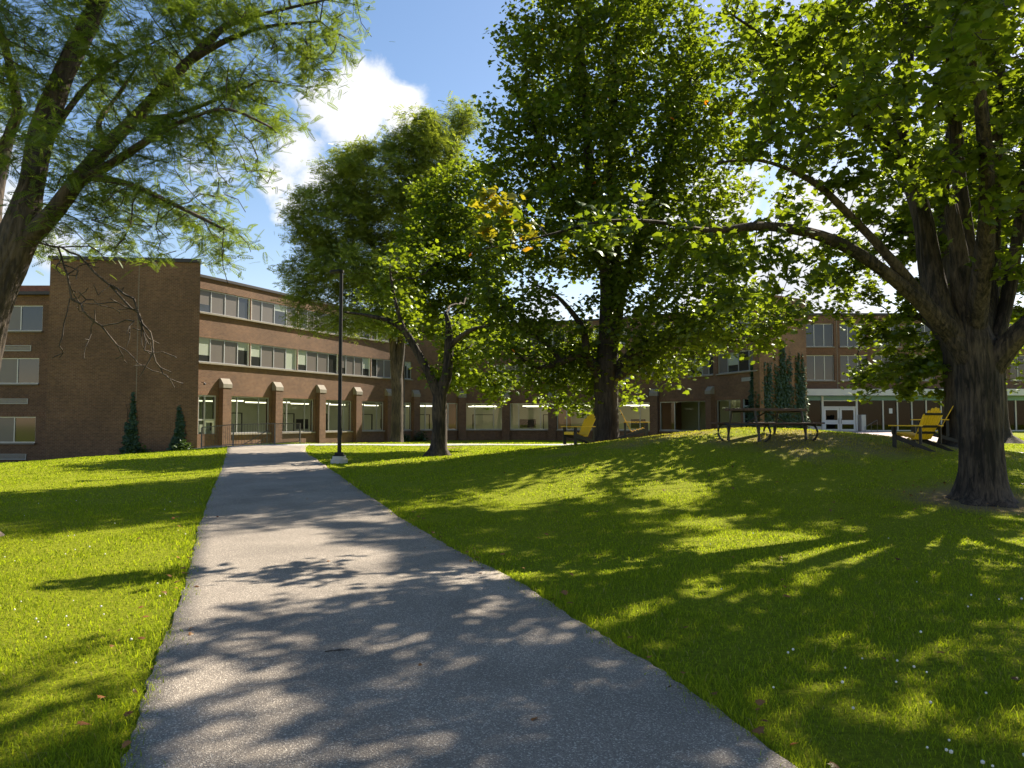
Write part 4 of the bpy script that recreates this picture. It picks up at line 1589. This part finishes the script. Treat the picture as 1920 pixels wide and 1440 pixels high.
# right foreground maple
DR = ground_pt(1840, 940).y
b0 = base_of(1840, 940)
R_skel = [
    [(1842, 962, DR, .46), (1842, 930, DR, .39), (1841, 860, DR, .35), (1838, 780, DR, .34), (1836, 710, DR, .35), (1826, 640, DR, .33), (1815, 590, DR, .22), (1803, 540, DR - .1, .165), (1797, 470, DR - .2, .14), (1787, 415, DR - .3, .12), (1782, 385, DR - .3, .11)],
    [(1832, 690, DR, .26), (1768, 590, DR, .20), (1744, 500, DR + .2, .185), (1732, 420, DR + .3, .17), (1708, 330, DR + .5, .155), (1688, 260, DR + .7, .14), (1695, 150, DR + 1, .14), (1706, 20, DR + 1.2, .11), (1700, -120, DR + 1.3, .07), (1690, -260, DR + 1.3, .03)],
    [(1800, 640, DR, .2), (1755, 592, DR - .2, .15), (1722, 562, DR - .3, .12), (1660, 510, DR - .5, .105), (1580, 458, DR - .8, .095), (1500, 432, DR - 1, .085), (1420, 424, DR - 1.2, .07), (1330, 432, DR - 1.4, .045), (1230, 416, DR - 1.6, .033), (1130, 415, DR - 1.7, .025), (1060, 432, DR - 1.8, .022), (990, 450, DR - 1.8, .014), (900, 468, DR - 1.8, .008)],
    [(1755, 592, DR - .2, .12), (1700, 520, DR - .4, .09), (1640, 452, DR - .6, .075), (1590, 400, DR - .8, .065), (1540, 352, DR - 1, .055), (1490, 322, DR - 1.1, .045), (1420, 300, DR - 1.3, .03), (1345, 305, DR - 1.4, .02)],
    [(1830, 650, DR, .2), (1856, 560, DR + .4, .145), (1860, 460, DR + .5, .13), (1864, 350, DR + .6, .12), (1868, 200, DR + .6, .12), (1880, 20, DR + .6, .09), (1890, -150, DR + .6, .04)],
    [(1815, 600, DR, .15), (1818, 480, DR + .5, .11), (1800, 350, DR + .6, .13), (1790, 220, DR + .5, .11), (1780, 80, DR + .3, .08), (1770, -100, DR, .05)],
    [(1850, 700, DR, .24), (1888, 650, DR - .3, .19), (1932, 606, DR - .6, .165), (2010, 540, DR - .9, .13), (2110, 430, DR - 1.1, .08), (2180, 300, DR - 1.2, .04)],
    [(1848, 690, DR, .18), (1884, 580, DR + .2, .115), (1903, 480, DR + .1, .1), (1916, 380, DR, .085), (1930, 220, DR - .2, .07), (1950, 60, DR - .4, .04)],
    [(1826, 630, DR, .2), (1850, 420, DR - 1.2, .12), (1840, 200, DR - 2.2, .09), (1800, -60, DR - 3.2, .07), (1720, -320, DR - 4, .04)],
    [(1712, 330, DR + .5, .12), (1620, 230, DR + .2, .08), (1540, 150, DR - .2, .06), (1450, 80, DR - .6, .04), (1360, 20, DR - .8, .02)],
]
R_blobs = [(1760, 130, 12.3, 2.4, 2.0, 1.9, 1.2), (1510, 140, 12.3, 1.5, 1.4, 1.15), (1660, 320, 12, .9, 1, .45), (1860, 350, 11.3, .9, .9, .75, 1.2), 
           (1390, 470, 12, .9, .7, .42), (1490, 520, 12.3, .8, .8, .5, 1.5), (1520, 450, 12.4, .6, .6, .3, 1.5), (1260, 435, 11.8, .9, .9, .6, 1.0), (1130, 425, 11.7, .8, .8, .55, 1.0), (1450, -60, 11.5, 1.1, 1.2, .7, .8), (960, 410, 11.6, .5, .4, .55, 3), (900, 350, 11.6, .25, .2, .2, 3), (1390, 560, 12.2, .9, .8, .35), (1450, 400, 12.2, .7, .7, .3), (1600, 520, 12.6, .5, .6, .3), (1570, 420, 12.5, .6, .5, .35), (1905, 470, 12, .5, .6, .7),
           (1790, -240, 10.8, 1.9, 2.4, 1.6, .6), (1690, 190, 9.2, .9, .7, .7, 1.3), (1800, 100, 8.6, .9, .7, .6, 1.2), (1950, -150, 11.5, 2.8, 2.6, 2.4, .7), (2100, 300, 12.5, 2, 2, 2.2, .7), (2250, 0, 12, 2.5, 2.5, 2.5, .5), (1850, -420, 9.5, 3, 2.6, 1.6, .7)]
tree('maple_tree', 'big maple forking low into many limbs, its long branch reaching across over the mound', b0, R_skel, R_blobs, 'maple_bark', 'maple', 'maple_leaf', 3000, 25500, .15, 11,
     step=.3, kill=.36, spread=.16, clump=2.8, special=([(930, 400, 11.6, .5, .35, .6), (905, 350, 11.6, .25, .25, .2), (1010, 470, 11.6, .4, .25, .25)], 150, 'yellow_leaf', 'yellowing leaves at the end of the long branch'), tilt=.75)

# central maple
DC = 26.0
bC = base_of(1138, D=DC)
C_skel = [
    [(1138, 850, DC, .52), (1138, 826, DC, .45), (1138, 770, DC, .41), (1138, 710, DC, .40), (1141, 650, DC, .36), (1141, 590, DC, .29), (1136, 500, DC, .24), (1114, 390, DC, .2), (1102, 260, DC, .16), (1092, 110, DC, .12), (1082, -40, DC, .08), (1076, -160, DC, .03)],
    [(1143, 660, DC, .3), (1158, 570, DC, .23), (1152, 450, DC + .2, .19), (1147, 330, DC + .2, .16), (1152, 180, DC + .2, .12), (1162, 0, DC + .2, .07), (1165, -120, DC, .03)],
    [(1148, 700, DC, .22), (1186, 664, DC - .2, .19), (1232, 636, DC - .5, .16), (1280, 610, DC - 1, .12), (1340, 582, DC - 2.2, .08), (1400, 560, DC - 4, .045)],
    [(1150, 710, DC, .2), (1196, 684, DC - .8, .15), (1240, 648, DC - 1.4, .12), (1290, 622, DC - 2.2, .09), (1350, 636, DC - 3.8, .05), (1420, 640, DC - 5, .025)],
    [(1130, 710, DC, .22), (1110, 682, DC - .2, .19), (1094, 664, DC - .3, .15), (1052, 678, DC - .6, .115), (1012, 690, DC - .8, .09), (985, 678, DC - 1, .06), (955, 650, DC - 1, .03)],
    [(1098, 668, DC - .3, .15), (1096, 625, DC - .3, .11), (1076, 590, DC - .4, .09), (1040, 552, DC - .6, .06), (1000, 532, DC - .7, .03)],
    [(1052, 678, DC - .6, .1), (1022, 642, DC - .7, .075), (985, 622, DC - .9, .05), (950, 590, DC - 1, .025)],
    [(1160, 570, DC, .16), (1200, 440, DC, .12), (1240, 320, DC, .09), (1280, 200, DC, .06), (1310, 90, DC, .03)],
    [(1136, 500, DC, .14), (1080, 400, DC - .4, .1), (1030, 300, DC - .6, .07), (980, 190, DC - .7, .04)],
    [(1190, 660, DC, .14), (1230, 560, DC + .3, .1), (1280, 470, DC + .4, .07), (1330, 380, DC + .4, .03)],
]
C_blobs = [(1130, 90, 26, 3.9, 3.8, 3.3, .85), (1130, 290, 26, 4.3, 4, 2.4), (1150, 440, 26, 4.4, 4, 1.6, .8), (1060, -130, 26, 3.2, 3.2, 2.6, .7), (960, 550, 25, 1.6, 1.6, 1.5), (925, 680, 25, 1.0, 1.2, 1.1, 1.3),
           (1070, 690, 27, 1.7, 1.8, 1.2, 2.0), (1060, 755, 27.5, 1.1, 1, .45, 2.2), (1260, 560, 24, 2.2, 2.2, 1.6, 1.3), (1250, 655, 24.5, 1.8, 2, .9, 2.0), (1250, 705, 24.5, 1.2, 1.2, .45, 2.2), (1080, 725, 26.6, 1.3, 1.2, .5, 2.0), (1400, 600, 21, 1.6, 1.8, 1.1, 2.0), (1185, 750, 27, .55, .5, .45, 1.5), (1330, 690, 23.5, .9, 1, .5), (1010, 620, 25, 1.6, 1.6, 1.2, 1.3), (1480, 620, 20, .8, 1.2, .7, 1.3), (1000, 740, 26, .8, .9, .5, 1.2), (1300, 480, 25, 1.6, 2, 1.2), (925, 420, 25.5, 1.2, 1.6, 1.4, 1.2), (1360, 340, 25, 1.3, 1.8, 1.4, 1.1), (1380, 470, 24.5, 1.2, 1.6, .9, 1.1), (940, 300, 25.5, 1.0, 1.6, 2.2), (1320, 200, 26, 1.4, 2, 2), (1395, 70, 24, 1.1, 1.5, 1.6), (1390, 200, 24, 1.0, 1.4, 1.2)]
tree('maple_tree', 'tall dense maple with two garden chairs at its foot on the mound edge', bC, C_skel, C_blobs, 'dark_bark', 'maple_far', 'maple_leaf', 4400, 80000, .155, 21,
     step=.42, kill=.5, spread=.27, thick=.06, tip=.008, tilt=.7)

# left foreground honey locust
DL = 9.6
bL = PT(-95, 1000, DL); bL.z = Hf(bL.x, bL.y)
L_skel = [
    [(-100, 1010, DL, .38), (-86, 900, DL, .31), (-58, 740, DL, .275), (-26, 600, DL, .26), (2, 520, DL, .25), (34, 450, DL, .22), (60, 350, DL + .1, .15), (80, 250, DL + .2, .15), (120, 140, DL + .4, .13), (165, 50, DL + .5, .12), (205, -40, DL + .7, .10), (240, -160, DL + 1, .07), (280, -320, DL + 1.3, .03)],
    [(40, 455, DL, 0.1600), (85, 415, DL, 0.1200), (140, 345, DL, 0.1040), (200, 275, DL + .1, 0.0920), (270, 205, DL + .2, 0.0800), (330, 140, DL + .3, 0.0680), (390, 80, DL + .5, 0.0600), (430, 45, DL + .6, 0.0480), (520, 20, DL + .8, 0.0280), (610, 0, DL + 1, 0.0144)],
    [(350, 118, DL + .4, 0.0560), (420, 78, DL + .4, 0.0400), (500, 50, DL + .5, 0.0280), (600, 40, DL + .7, 0.0160)],
    [(150, 340, DL, 0.0720), (220, 300, DL - .3, 0.0520), (290, 255, DL - .5, 0.0400), (360, 220, DL - .6, 0.0320), (430, 205, DL - .7, 0.0224), (510, 240, DL - .8, 0.0112)],
    [(160, 330, DL, 0.0560), (240, 345, DL - .4, 0.0400), (330, 385, DL - .6, 0.0280), (420, 430, DL - .8, 0.0160)],
    [(255, 225, DL + .2, 0.0480), (330, 215, DL + .5, 0.0360), (410, 185, DL + .7, 0.0240), (490, 150, DL + .9, 0.0160)],
    [(-18, 600, DL, 0.1280), (-10, 400, DL + .6, 0.0960), (10, 270, DL + .8, 0.0880), (32, 215, DL + .8, 0.0720), (20, 130, DL + .9, 0.0560), (-10, 20, DL + 1, 0.0400)],
    [(200, 275, DL + .1, 0.0560), (185, 230, DL + .4, 0.0360), (220, 180, DL + .7, 0.0280), (260, 120, DL + .8, 0.0160)],
    [(90, 260, DL + .2, 0.0480), (160, 165, DL + .6, 0.0360), (230, 110, DL + .9, 0.0240), (330, 60, DL + 1, 0.0120)],
]
L_blobs = [(330, 110, 10, 2.0, 1.6, 1.2, 1.0), (540, 60, 10.3, 1.15, 1.3, .75, 1.0), (430, 250, 10, 1.05, 1.3, .75, 1.1), (240, 450, 9.8, 1.2, 1.0, .35, 1.0), (130, 420, 9.8, .7, 1.0, .4, .8), (230, 330, 9.6, 1.5, 1.5, .8, .9), (330, 415, 9.6, .95, 1.2, .6, .9), (420, 470, 9.6, .55, .7, .35, .9), (60, 80, 10.2, 1.4, 1.6, 1.2, 1.0),
           (450, 365, 9.8, .5, .7, .35), (620, 20, 10.5, .7, .9, .6), (460, 560, 9.4, .25, .3, .15, 2.5), (300, -260, 11, 3.2, 2.8, 1.8, .5), (-250, 50, 10.5, 2, 2, 1.8, .4), (80, 455, 10, .5, .5, .22), (650, 90, 10.5, .4, .6, .5)]
L_bare = [[(60, 455, DL, 0), (110, 462, DL - .2, 0), (128, 515, DL - .3, 0), (132, 560, DL - .3, 0), (190, 612, DL - .4, 0), (232, 660, DL - .4, 0), (254, 684, DL - .4, 0)],
          [(110, 462, DL - .2, 0), (150, 480, DL - .2, 0), (205, 535, DL - .3, 0), (258, 588, DL - .4, 0), (285, 640, DL - .4, 0), (298, 700, DL - .4, 0)],
          [(132, 560, DL - .3, 0), (118, 610, DL - .3, 0), (108, 670, DL - .3, 0)],
          [(190, 612, DL - .4, 0), (240, 600, DL - .5, 0), (262, 610, DL - .5, 0)],
          [(205, 535, DL - .3, 0), (250, 560, DL - .4, 0), (262, 600, DL - .4, 0), (275, 660, DL - .4, 0), (305, 668, DL - .4, 0)]]
tree('honey_locust', 'leaning honey locust with feathery leaves and bare hanging twigs before the stair tower', bL, L_skel, L_blobs, 'locust_bark', 'locust', 'locust_leaf', 2600, 40000, .18, 31,
     step=.24, kill=.3, spread=.12, clump=1.6, bare=L_bare, tip=.006, thick=.035, droop=.35, leaf_r=.014)

# honey locust before the curved wall
DM = 45.0
M_skel = [
    [(744, 846, DM, .44), (744, 815, DM, .37), (745, 760, DM, .34), (744, 712, DM, .34), (738, 660, DM, .23), (731, 600, DM, .2), (712, 500, DM, .15), (675, 400, DM, .1), (645, 320, DM, .05)],
    [(745, 712, DM, .28), (752, 650, DM, .24), (757, 560, DM, .2), (772, 450, DM, .16), (792, 330, DM, .1), (812, 220, DM, .04)],
    [(712, 500, DM, .12), (650, 480, DM - .5, .09), (590, 470, DM - 1, .05)],
    [(772, 450, DM, .12), (830, 330, DM + .5, .08), (868, 230, DM + 1, .04)],
]
M_blobs = [(622, 420, 44, 2.6, 3.4, 2.2), (700, 340, 45, 3.6, 3.6, 2.2), (680, 520, 43.5, 3.8, 3.6, 1.7), (800, 290, 46, 2.7, 3.2, 2.6), (770, 420, 46, 3.6, 3.6, 2.6), (600, 535, 43, 1.7, 2, 1.2, 1.3), (868, 225, 47, 1.1, 1.6, 1.5), (560, 555, 42.5, 1.2, 1.5, .9, 1.3), (640, 590, 43, 1.8, 1.8, .5), (570, 440, 43.5, 1.1, 1.4, 1.1, 1.3), (572, 390, 44, 1.1, 1.8, 1.2, 1.2), (556, 510, 43.3, 1.0, 1.4, 1.0, 1.3), (650, 610, 43, 2.4, 2, .7, 1.2), (560, 600, 42, 1.0, 1.2, .5), (720, 600, 43, 1.6, 1.6, .8)]
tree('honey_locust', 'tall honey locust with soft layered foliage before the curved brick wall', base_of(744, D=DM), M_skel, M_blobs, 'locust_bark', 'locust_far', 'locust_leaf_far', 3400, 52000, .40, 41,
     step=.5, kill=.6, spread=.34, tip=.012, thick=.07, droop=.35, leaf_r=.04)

# smaller forked maple
D2 = ground_pt(823, 854).y
X_skel = [
    [(822, 862, D2, .36), (823, 840, D2, .28), (825, 800, D2, .25), (825, 745, D2, .25), (838, 705, D2, .19), (842, 650, D2, .16), (841, 610, D2, .11), (836, 585, D2, .06)],
    [(825, 745, D2, .22), (802, 696, D2, .145), (778, 652, D2, .13), (757, 618, D2, .12), (730, 602, D2, .095), (692, 592, D2 - .3, .06), (645, 585, D2 - .5, .03)],
    [(842, 650, D2, .12), (880, 620, D2 - .5, .08), (920, 610, D2 - 1, .04)],
    [(757, 618, D2, .09), (740, 560, D2, .06), (730, 500, D2, .03)],
]
X_blobs = [(860, 560, 33, 2.2, 2.2, 2.4), (850, 420, 33.5, 1.9, 2.2, 2.0), (895, 640, 32, 1.5, 1.8, 1.3, 1.2), (790, 490, 33.5, 1.7, 2, 1.8), (848, 500, 32.3, 1.3, .9, 1.2, 2.2), (875, 330, 33.5, 1.3, 1.6, .9), (910, 470, 33, 1.6, 1.8, 1.8), (720, 560, 33.5, 1.4, 1.2, .7, .5), (870, 715, 32, .8, 1, .6), (940, 620, 31.5, 1.3, 1.5, 1.4, 1.2), (930, 720, 31, .9, 1.2, .7, 1.2), (800, 380, 34, 1.2, 1.5, 1.2)]
tree('maple_tree', 'slim maple with a forked grey trunk between the lamp post and the central maple', base_of(823, D=D2), X_skel, X_blobs, 'maple_bark', 'maple_far', 'maple_leaf', 2300, 34000, .16, 51,
     step=.4, kill=.48, spread=.27, tip=.009, thick=.06, leaf_r=.035)

# two maples behind the right foreground maple
Y_skel = [[(1800, 856, 19.2, .55), (1800, 835, 19.2, .42), (1800, 780, 19.2, .35), (1798, 700, 19.2, .33), (1790, 600, 19.2, .28), (1775, 480, 19.4, .2), (1770, 350, 19.6, .12), (1780, 230, 20, .05)],
          [(1797, 690, 19.2, .2), (1750, 610, 20, .12), (1700, 590, 20.8, .07), (1650, 610, 21.2, .03)],
          [(1775, 480, 19.4, .14), (1710, 440, 20, .09), (1650, 420, 20.3, .04)],
          [(1770, 350, 19.6, .12), (1690, 260, 20.4, .09), (1600, 170, 21, .06), (1520, 110, 21.4, .03)]]
Y_blobs = [(1690, 650, 21, 1.4, 1.5, 1.05, 1.4), (1620, 600, 21.5, .6, .8, .5, 1.4), (1670, 440, 20.3, 1.4, 1.8, 1.3, 2.2), (1700, 330, 20.3, 1.4, 1.8, .8, 1.5), (1560, 480, 21.5, 1.1, 1.2, .8, 2.0), (1610, 540, 21.5, .9, 1.2, .5, 2), (1480, 380, 22, .8, 1, .5, 1.2), (1540, 560, 21, .7, 1, .5), (1860, 300, 20.5, 2.8, 2.8, 2.6, .7), (1740, 560, 20.5, .9, 1.4, .7), (1890, 560, 20.5, 1.3, 1.5, 1.0), (1670, 705, 20.6, 1.2, 1.2, .45, 2.2), (1640, 728, 20.4, .9, 1.0, .28, 2.4), (1730, 735, 20.2, .8, 1.0, .3, 2.2), (1740, 690, 20.6, .7, 1, .5, 1.4), (1520, 130, 21.5, 2.0, 2.0, 1.8), (1640, 60, 21.5, 2.0, 2.0, 2.0), (1500, 300, 21, .9, 1.2, .7), (1590, 230, 21, 1.3, 1.6, 1.1)]
tree('maple_tree', 'maple half hidden behind the big forked maple, low leafy boughs over the chairs', base_of(1800, D=19.2), Y_skel, Y_blobs, 'dark_bark', 'maple_far', 'maple_leaf', 3400, 33000, .15, 61,
     step=.35, kill=.42, spread=.15, clump=3.6, tip=.008)
Z_skel = [[(1868, 830, 24.5, .5), (1868, 815, 24.5, .38), (1867, 760, 24.5, .31), (1868, 650, 24.5, .29), (1874, 500, 24.5, .22), (1880, 350, 24.5, .12), (1885, 200, 24.5, .05)],
          [(1868, 650, 24.5, .2), (1920, 600, 24.2, .14), (1990, 560, 24, .08)]]
Z_blobs = [(1960, 600, 24, 2.2, 2.4, 1.6), (1900, 330, 24.5, 3.2, 3, 3), (1880, 480, 24.5, 2, 2, 1.5), (1905, 690, 24, .7, .9, .5), (2150, 400, 25, 3, 3, 3, .6)]
tree('maple_tree', 'darker maple trunk farthest back at the right edge beside the pale path', base_of(1868, D=24.5), Z_skel, Z_blobs, 'dark_bark', 'maple_far', 'maple_leaf', 1300, 10500, .17, 71,
     step=.42, kill=.5, spread=.24, clump=2.0, tip=.009)

# ------------------------------------------------------------------ climbers and low plants
def climber(name, label, fac, s0, s1, z0, z1, n, size, seed, thick_=.07, group=None, taper=.8):
    g = np.random.default_rng(seed)
    x, y, _, _ = fac.at((s0 + s1) / 2)
    t = thing(name, label, 'climber', (x, y, z0), 0, group)
    u = np.clip(g.normal(0, .48, n), -1.25, 1.25)
    s = (s0 + s1) / 2 + u * (s1 - s0) / 2
    sc_, hw = (s0 + s1) / 2, (s1 - s0) / 2
    top = (1 - taper * np.minimum(np.abs(u), 1) ** 1.5) * (1 + .22 * np.sin(s * 7 + seed) + .15 * np.sin(s * 17 + 2 * seed))
    f = g.random(n) ** 1.35 * np.clip(top, .08, 1.1)
    nn = .02 + np.abs(g.normal(0, thick_, n)) * (1 - .6 * f)
    z = z0 + f * (z1 - z0)
    P = np.array([fac.p(a, b_, c) for a, b_, c in zip(s, nn, z)])
    _, _, na, nb = fac.at(sc_)
    leaves_mesh('foliage', P, size, 'maple_far', M['vine_leaf'], t, g, np.clip(g.random(n), 0, .9), .8, .5, np.array([na, nb, .3]))
    st = MB()
    for k in range(4):
        pts, ss = [], sc_ + hw * g.uniform(-.4, .4)
        for j in range(10):
            ss += g.normal(0, .05)
            pts.append(fac.p(ss, .03, z0 - .1 + (z1 - z0) * .9 * j / 9))
        st.tube(pts, [.022 * (1 - j / 11) for j in range(10)], 5)
    st.build('stem', M['dark_bark'], t)
gz = lambda fac, px: Hf(*fac.at(fac.s_of(px))[:2])
climber('climbing_vine', 'taller dark vine climbing the middle of the stair tower wall', tw, tw.s_of(233), tw.s_of(262), gz(tw, 246), PT(246, 742, 42.4).z, 1900, .13, 5, group='vines on the stair tower')
climber('climbing_vine', 'shorter dark vine climbing near the right edge of the stair tower', tw, tw.s_of(323), tw.s_of(350), gz(tw, 336), PT(336, 764, 42.7).z, 1300, .13, 6, group='vines on the stair tower')
climber('ivy', 'dark ivy on the corner end of the curved wall nearest the picnic table', cf, cf.L - 1.3, cf.L - .1, .3, 5.2, 2200, .15, 8, taper=.4)
climber('ivy', 'widest dark ivy curtain on the brick corner between picnic table and entrance doors', rw, 1.5, 3.7, .3, 6.6, 5200, .15, 9, .1, taper=.35)
climber('ivy', 'slim ivy column just left of the widest ivy curtain', rw, .2, 1.4, .3, 5.6, 2300, .14, 12, .08, taper=.4)
climber('ivy', 'ivy strip on the outer brick edge beside the pale canopy', rw, 3.9, 5.3, .4, 6.2, 3000, .15, 10, .08, taper=.35)

def bush(label, c, r, h, n, size, seed, group):
    g = np.random.default_rng(seed)
    t = thing('shrub', label, 'shrub', c, 0, group)
    d = g.normal(0, 1, (n, 3)); d /= np.linalg.norm(d, axis=1, keepdims=True)
    d[:, 2] = np.abs(d[:, 2])
    P = np.array(c) + d * (g.random((n, 1)) ** .5) * np.array([r, r, h]) * (1 + .25 * np.sin(5 * d[:, :1] + 7 * d[:, 1:2] + seed))
    leaves_mesh('foliage', P, size, 'maple_far', M['vine_leaf'], t, g, np.clip(g.random(n), 0, .9))
    st = MB()
    for k in range(6):
        a = g.uniform(0, 6.28)
        st.tube([Vector(c) + Vector((0, 0, -.1)), Vector(c) + Vector((math.cos(a) * r * .6, math.sin(a) * r * .6, h * .75))], [.02, .008], 5)
    st.build('stem', M['dark_bark'], t)
for (px, D, r_, h_, lab, sd) in ((262, 41.6, .55, .7, 'low dark shrub at the foot of the taller tower vine', 1), (344, 42.0, .5, .75, 'low leafy shrub at the foot of the shorter tower vine', 2), (788, 62.6, .7, .8, 'small shrub at the wall foot behind the slim forked maple', 3), (760, 61, .5, .6, 'small shrub at the wall foot just right of the tall honey locust trunk', 4)):
    p = PT(px, 800, D); p.z = Hf(p.x, p.y)
    bush(lab, tuple(p), r_, h_, 420, .15, sd, 'low shrubs along the brick walls')

# ------------------------------------------------------------------ grass, clover, fallen leaves
cd = np.array([(p.x, p.y) for p in cross_dense]); wd = np.array([(p.x, p.y) for p in walk_dense])
def on_path(x, y, margin=0.0):
    r_ = (x > path_l(y) + margin) & (x < path_r(y) - margin) & (y < PATH_END)
    far = y > 20
    if far.any():
        idx = np.where(far)[0]
        q = np.stack([x[idx], y[idx]], 1)
        for line, hw in ((cd, 1.15), (wd, 2.5)):
            dmin = np.full(len(idx), 99.0)
            for k in range(len(line)):
                dmin = np.minimum(dmin, (q[:, 0] - line[k, 0]) ** 2 + (q[:, 1] - line[k, 1]) ** 2)
            r_[idx] |= dmin < (hw - (margin[idx] if isinstance(margin, np.ndarray) else margin)) ** 2
    return r_

def grass():
    g = np.random.default_rng(5)
    VV, FF, RR, off = [], [], [], 0
    for (y0, y1, dens, w, h) in ((1.7, 4.5, 4200, .005, .062), (4.5, 8, 2500, .0068, .06), (8, 14, 1150, .0105, .056), (14, 22, 420, .018, .056), (22, 37, 150, .034, .06), (38.5, 46, 70, .06, .07)):
        hw = .74 * y1 + 1.6
        n = int(dens * (y1 - y0) * 2 * hw)
        y = g.uniform(y0, y1, n); x = g.uniform(-hw, hw, n)
        k = (np.abs(x) < .74 * y + 1.6) & ~on_path(x, y, g.exponential(.05, n))
        x, y = x[k], y[k]
        tuft = np.sin(x * 2.3 + 1.7 * np.sin(y * 1.9)) * np.sin(y * 2.1 + 1.3 * np.sin(x * 1.7)) * .5 + .5
        thin = g.random(len(x)) < .72 + .28 * tuft
        for (cx, cy, r_) in ((8.45, 13.35, 1.25), (3.3, 26.0, 1.2), (11.5, 19.2, 1.2), (-3.2, 33.6, .7)):
            thin &= g.random(len(x)) > .93 * np.exp(-(np.hypot(x - cx, y - cy) / r_) ** 4)
        x, y, tuft = x[thin], y[thin], tuft[thin]
        n = len(x)
        z = H(x, y)
        de = np.minimum(np.abs(x - path_l(y)), np.abs(x - path_r(y)))
        hh = h * (.55 + .5 * tuft) * g.uniform(.5, 1.35, n) * (1 + .8 * np.exp(-(de / .25) ** 2) * (y < PATH_END))
        az = g.uniform(0, 2 * np.pi, n); ln = g.uniform(.2, 1.25, n) * hh
        fa = g.uniform(0, 2 * np.pi, n)
        ww = w * g.uniform(.6, 1.3, n)
        cx, cy = np.cos(fa) * ww / 2, np.sin(fa) * ww / 2
        lx_, ly_ = np.cos(az) * ln, np.sin(az) * ln
        B = np.stack([x, y, z - .01], 1)
        S_ = np.stack([cx, cy, 0 * cx], 1)
        mid = B + np.stack([lx_ * .35, ly_ * .35, hh * .6], 1)
        tipp = B + np.stack([lx_, ly_, hh * (1 - .42 * ln / hh)], 1)
        v = np.stack([B - S_, B + S_, mid - S_ * .75, mid + S_ * .75, tipp], 1).reshape(-1, 3)
        f = np.array([(0, 1, 3), (0, 3, 2), (2, 3, 4)])
        f = (f[None] + (np.arange(n) * 5)[:, None, None]).reshape(-1, 3) + off
        off += n * 5
        VV.append(v); FF.append(f); RR.append(np.repeat(np.where(g.random(n) < .03, .98, g.random(n) * .88), 5))
    o = np_mesh('grass', np.concatenate(VV), np.concatenate(FF), M['grass_blade'], None, True, np.concatenate(RR))
    tag(o, 'mown green grass covering the lawn and mound', 'grass', kind='stuff')
grass()

def clover():
    g = np.random.default_rng(9)
    pts = []
    for (cx, cy, sx, sy, n) in ((-3.6, 6.5, 1.3, .9, 34), (-5.5, 8.5, 2, 1.5, 34), (-2.8, 5.2, .8, .6, 10), (2.1, 4.6, .6, .4, 16), (1.9, 3.4, .3, .2, 10), (3.5, 5.5, 1.5, 1.2, 8), (-8, 11, 3, 2, 24), (4.5, 8, 2, 1.5, 8)):
        pts.append(np.stack([g.normal(cx, sx, n), g.normal(cy, sy, n)], 1))
    p = np.concatenate(pts)
    p = p[~on_path(p[:, 0], p[:, 1], -.05)]
    n = len(p)
    th = np.arange(6) * np.pi / 3
    t_ = [(0, 0, -1)] + [(.87 * math.cos(a), .87 * math.sin(a), -.5) for a in th] + [(.87 * math.cos(a + .5), .87 * math.sin(a + .5), .5) for a in th] + [(0, 0, 1)]
    f = []
    for k in range(6):
        f += [(0, 1 + (k + 1) % 6, 1 + k), (1 + k, 1 + (k + 1) % 6, 7 + k), (1 + (k + 1) % 6, 7 + (k + 1) % 6, 7 + k), (7 + k, 7 + (k + 1) % 6, 13)]
    t_, f = np.array(t_), np.array(f)
    sz = g.uniform(.006, .010, n)
    c = np.stack([p[:, 0], p[:, 1], H(p[:, 0], p[:, 1]) + g.uniform(.06, .1, n)], 1)
    V = c[:, None, :] + sz[:, None, None] * t_[None]
    F_ = (f[None] + (np.arange(n) * 14)[:, None, None]).reshape(-1, 3)
    plain('clover_white', (.72, .70, .62), .8, var=.1)
    o = np_mesh('clover_flowers', V.reshape(-1, 3), F_, M['clover_white'], smooth_shade=True)
    tag(o, 'tiny white clover heads scattered in the lawn', 'flowers', kind='stuff')
clover()

def fallen():
    g = np.random.default_rng(13)
    n = 260
    x = np.concatenate([g.uniform(-7, 12, n), path_l(np.linspace(3, 9, 40)) + g.normal(0, .12, 40), path_r(np.linspace(3, 12, 60)) + g.normal(0, .15, 60), g.normal(8.4, 1.2, 120)])
    y = np.concatenate([g.uniform(2.5, 26, n), np.linspace(3, 9, 40), np.linspace(3, 12, 60), g.normal(13.3, 1.0, 120)])
    P = np.stack([x, y, H(x, y) + g.uniform(.035, .08, len(x))], 1)
    on = on_path(x, y)
    P[on, 2] = H(x[on], y[on]) + .036
    k = ~on | (g.random(len(x)) < .25)
    P = P[k]
    o = leaves_mesh('fallen_leaves', P, .055, 'maple', M['fallen_leaf'], None, g, g.random(len(P)), 0.0, .25)
    tag(o, 'small brown fallen leaves on the grass and path edges', 'leaves', kind='stuff')
fallen()

def fallen_twig():
    p = ground_pt(632, 1230)
    t = thing('fallen_twig', 'small dark forked twig lying on the asphalt path', 'twig', (p.x, p.y, p.z + .034), R(12))
    m_ = MB()
    m_.tube([(-.08, 0, 0), (-.03, .008, .004), (.03, .0, .003), (.09, .012, .0)], [.004, .0035, .003, .0015], 6)
    m_.build('stem', M['dark_bark'], t, world=False)
    m_ = MB()
    m_.tube([(-.02, .006, .003), (.025, .03, .003), (.05, .036, 0)], [.003, .002, .001], 5)
    m_.build('side_shoot', M['dark_bark'], t, world=False)
fallen_twig()
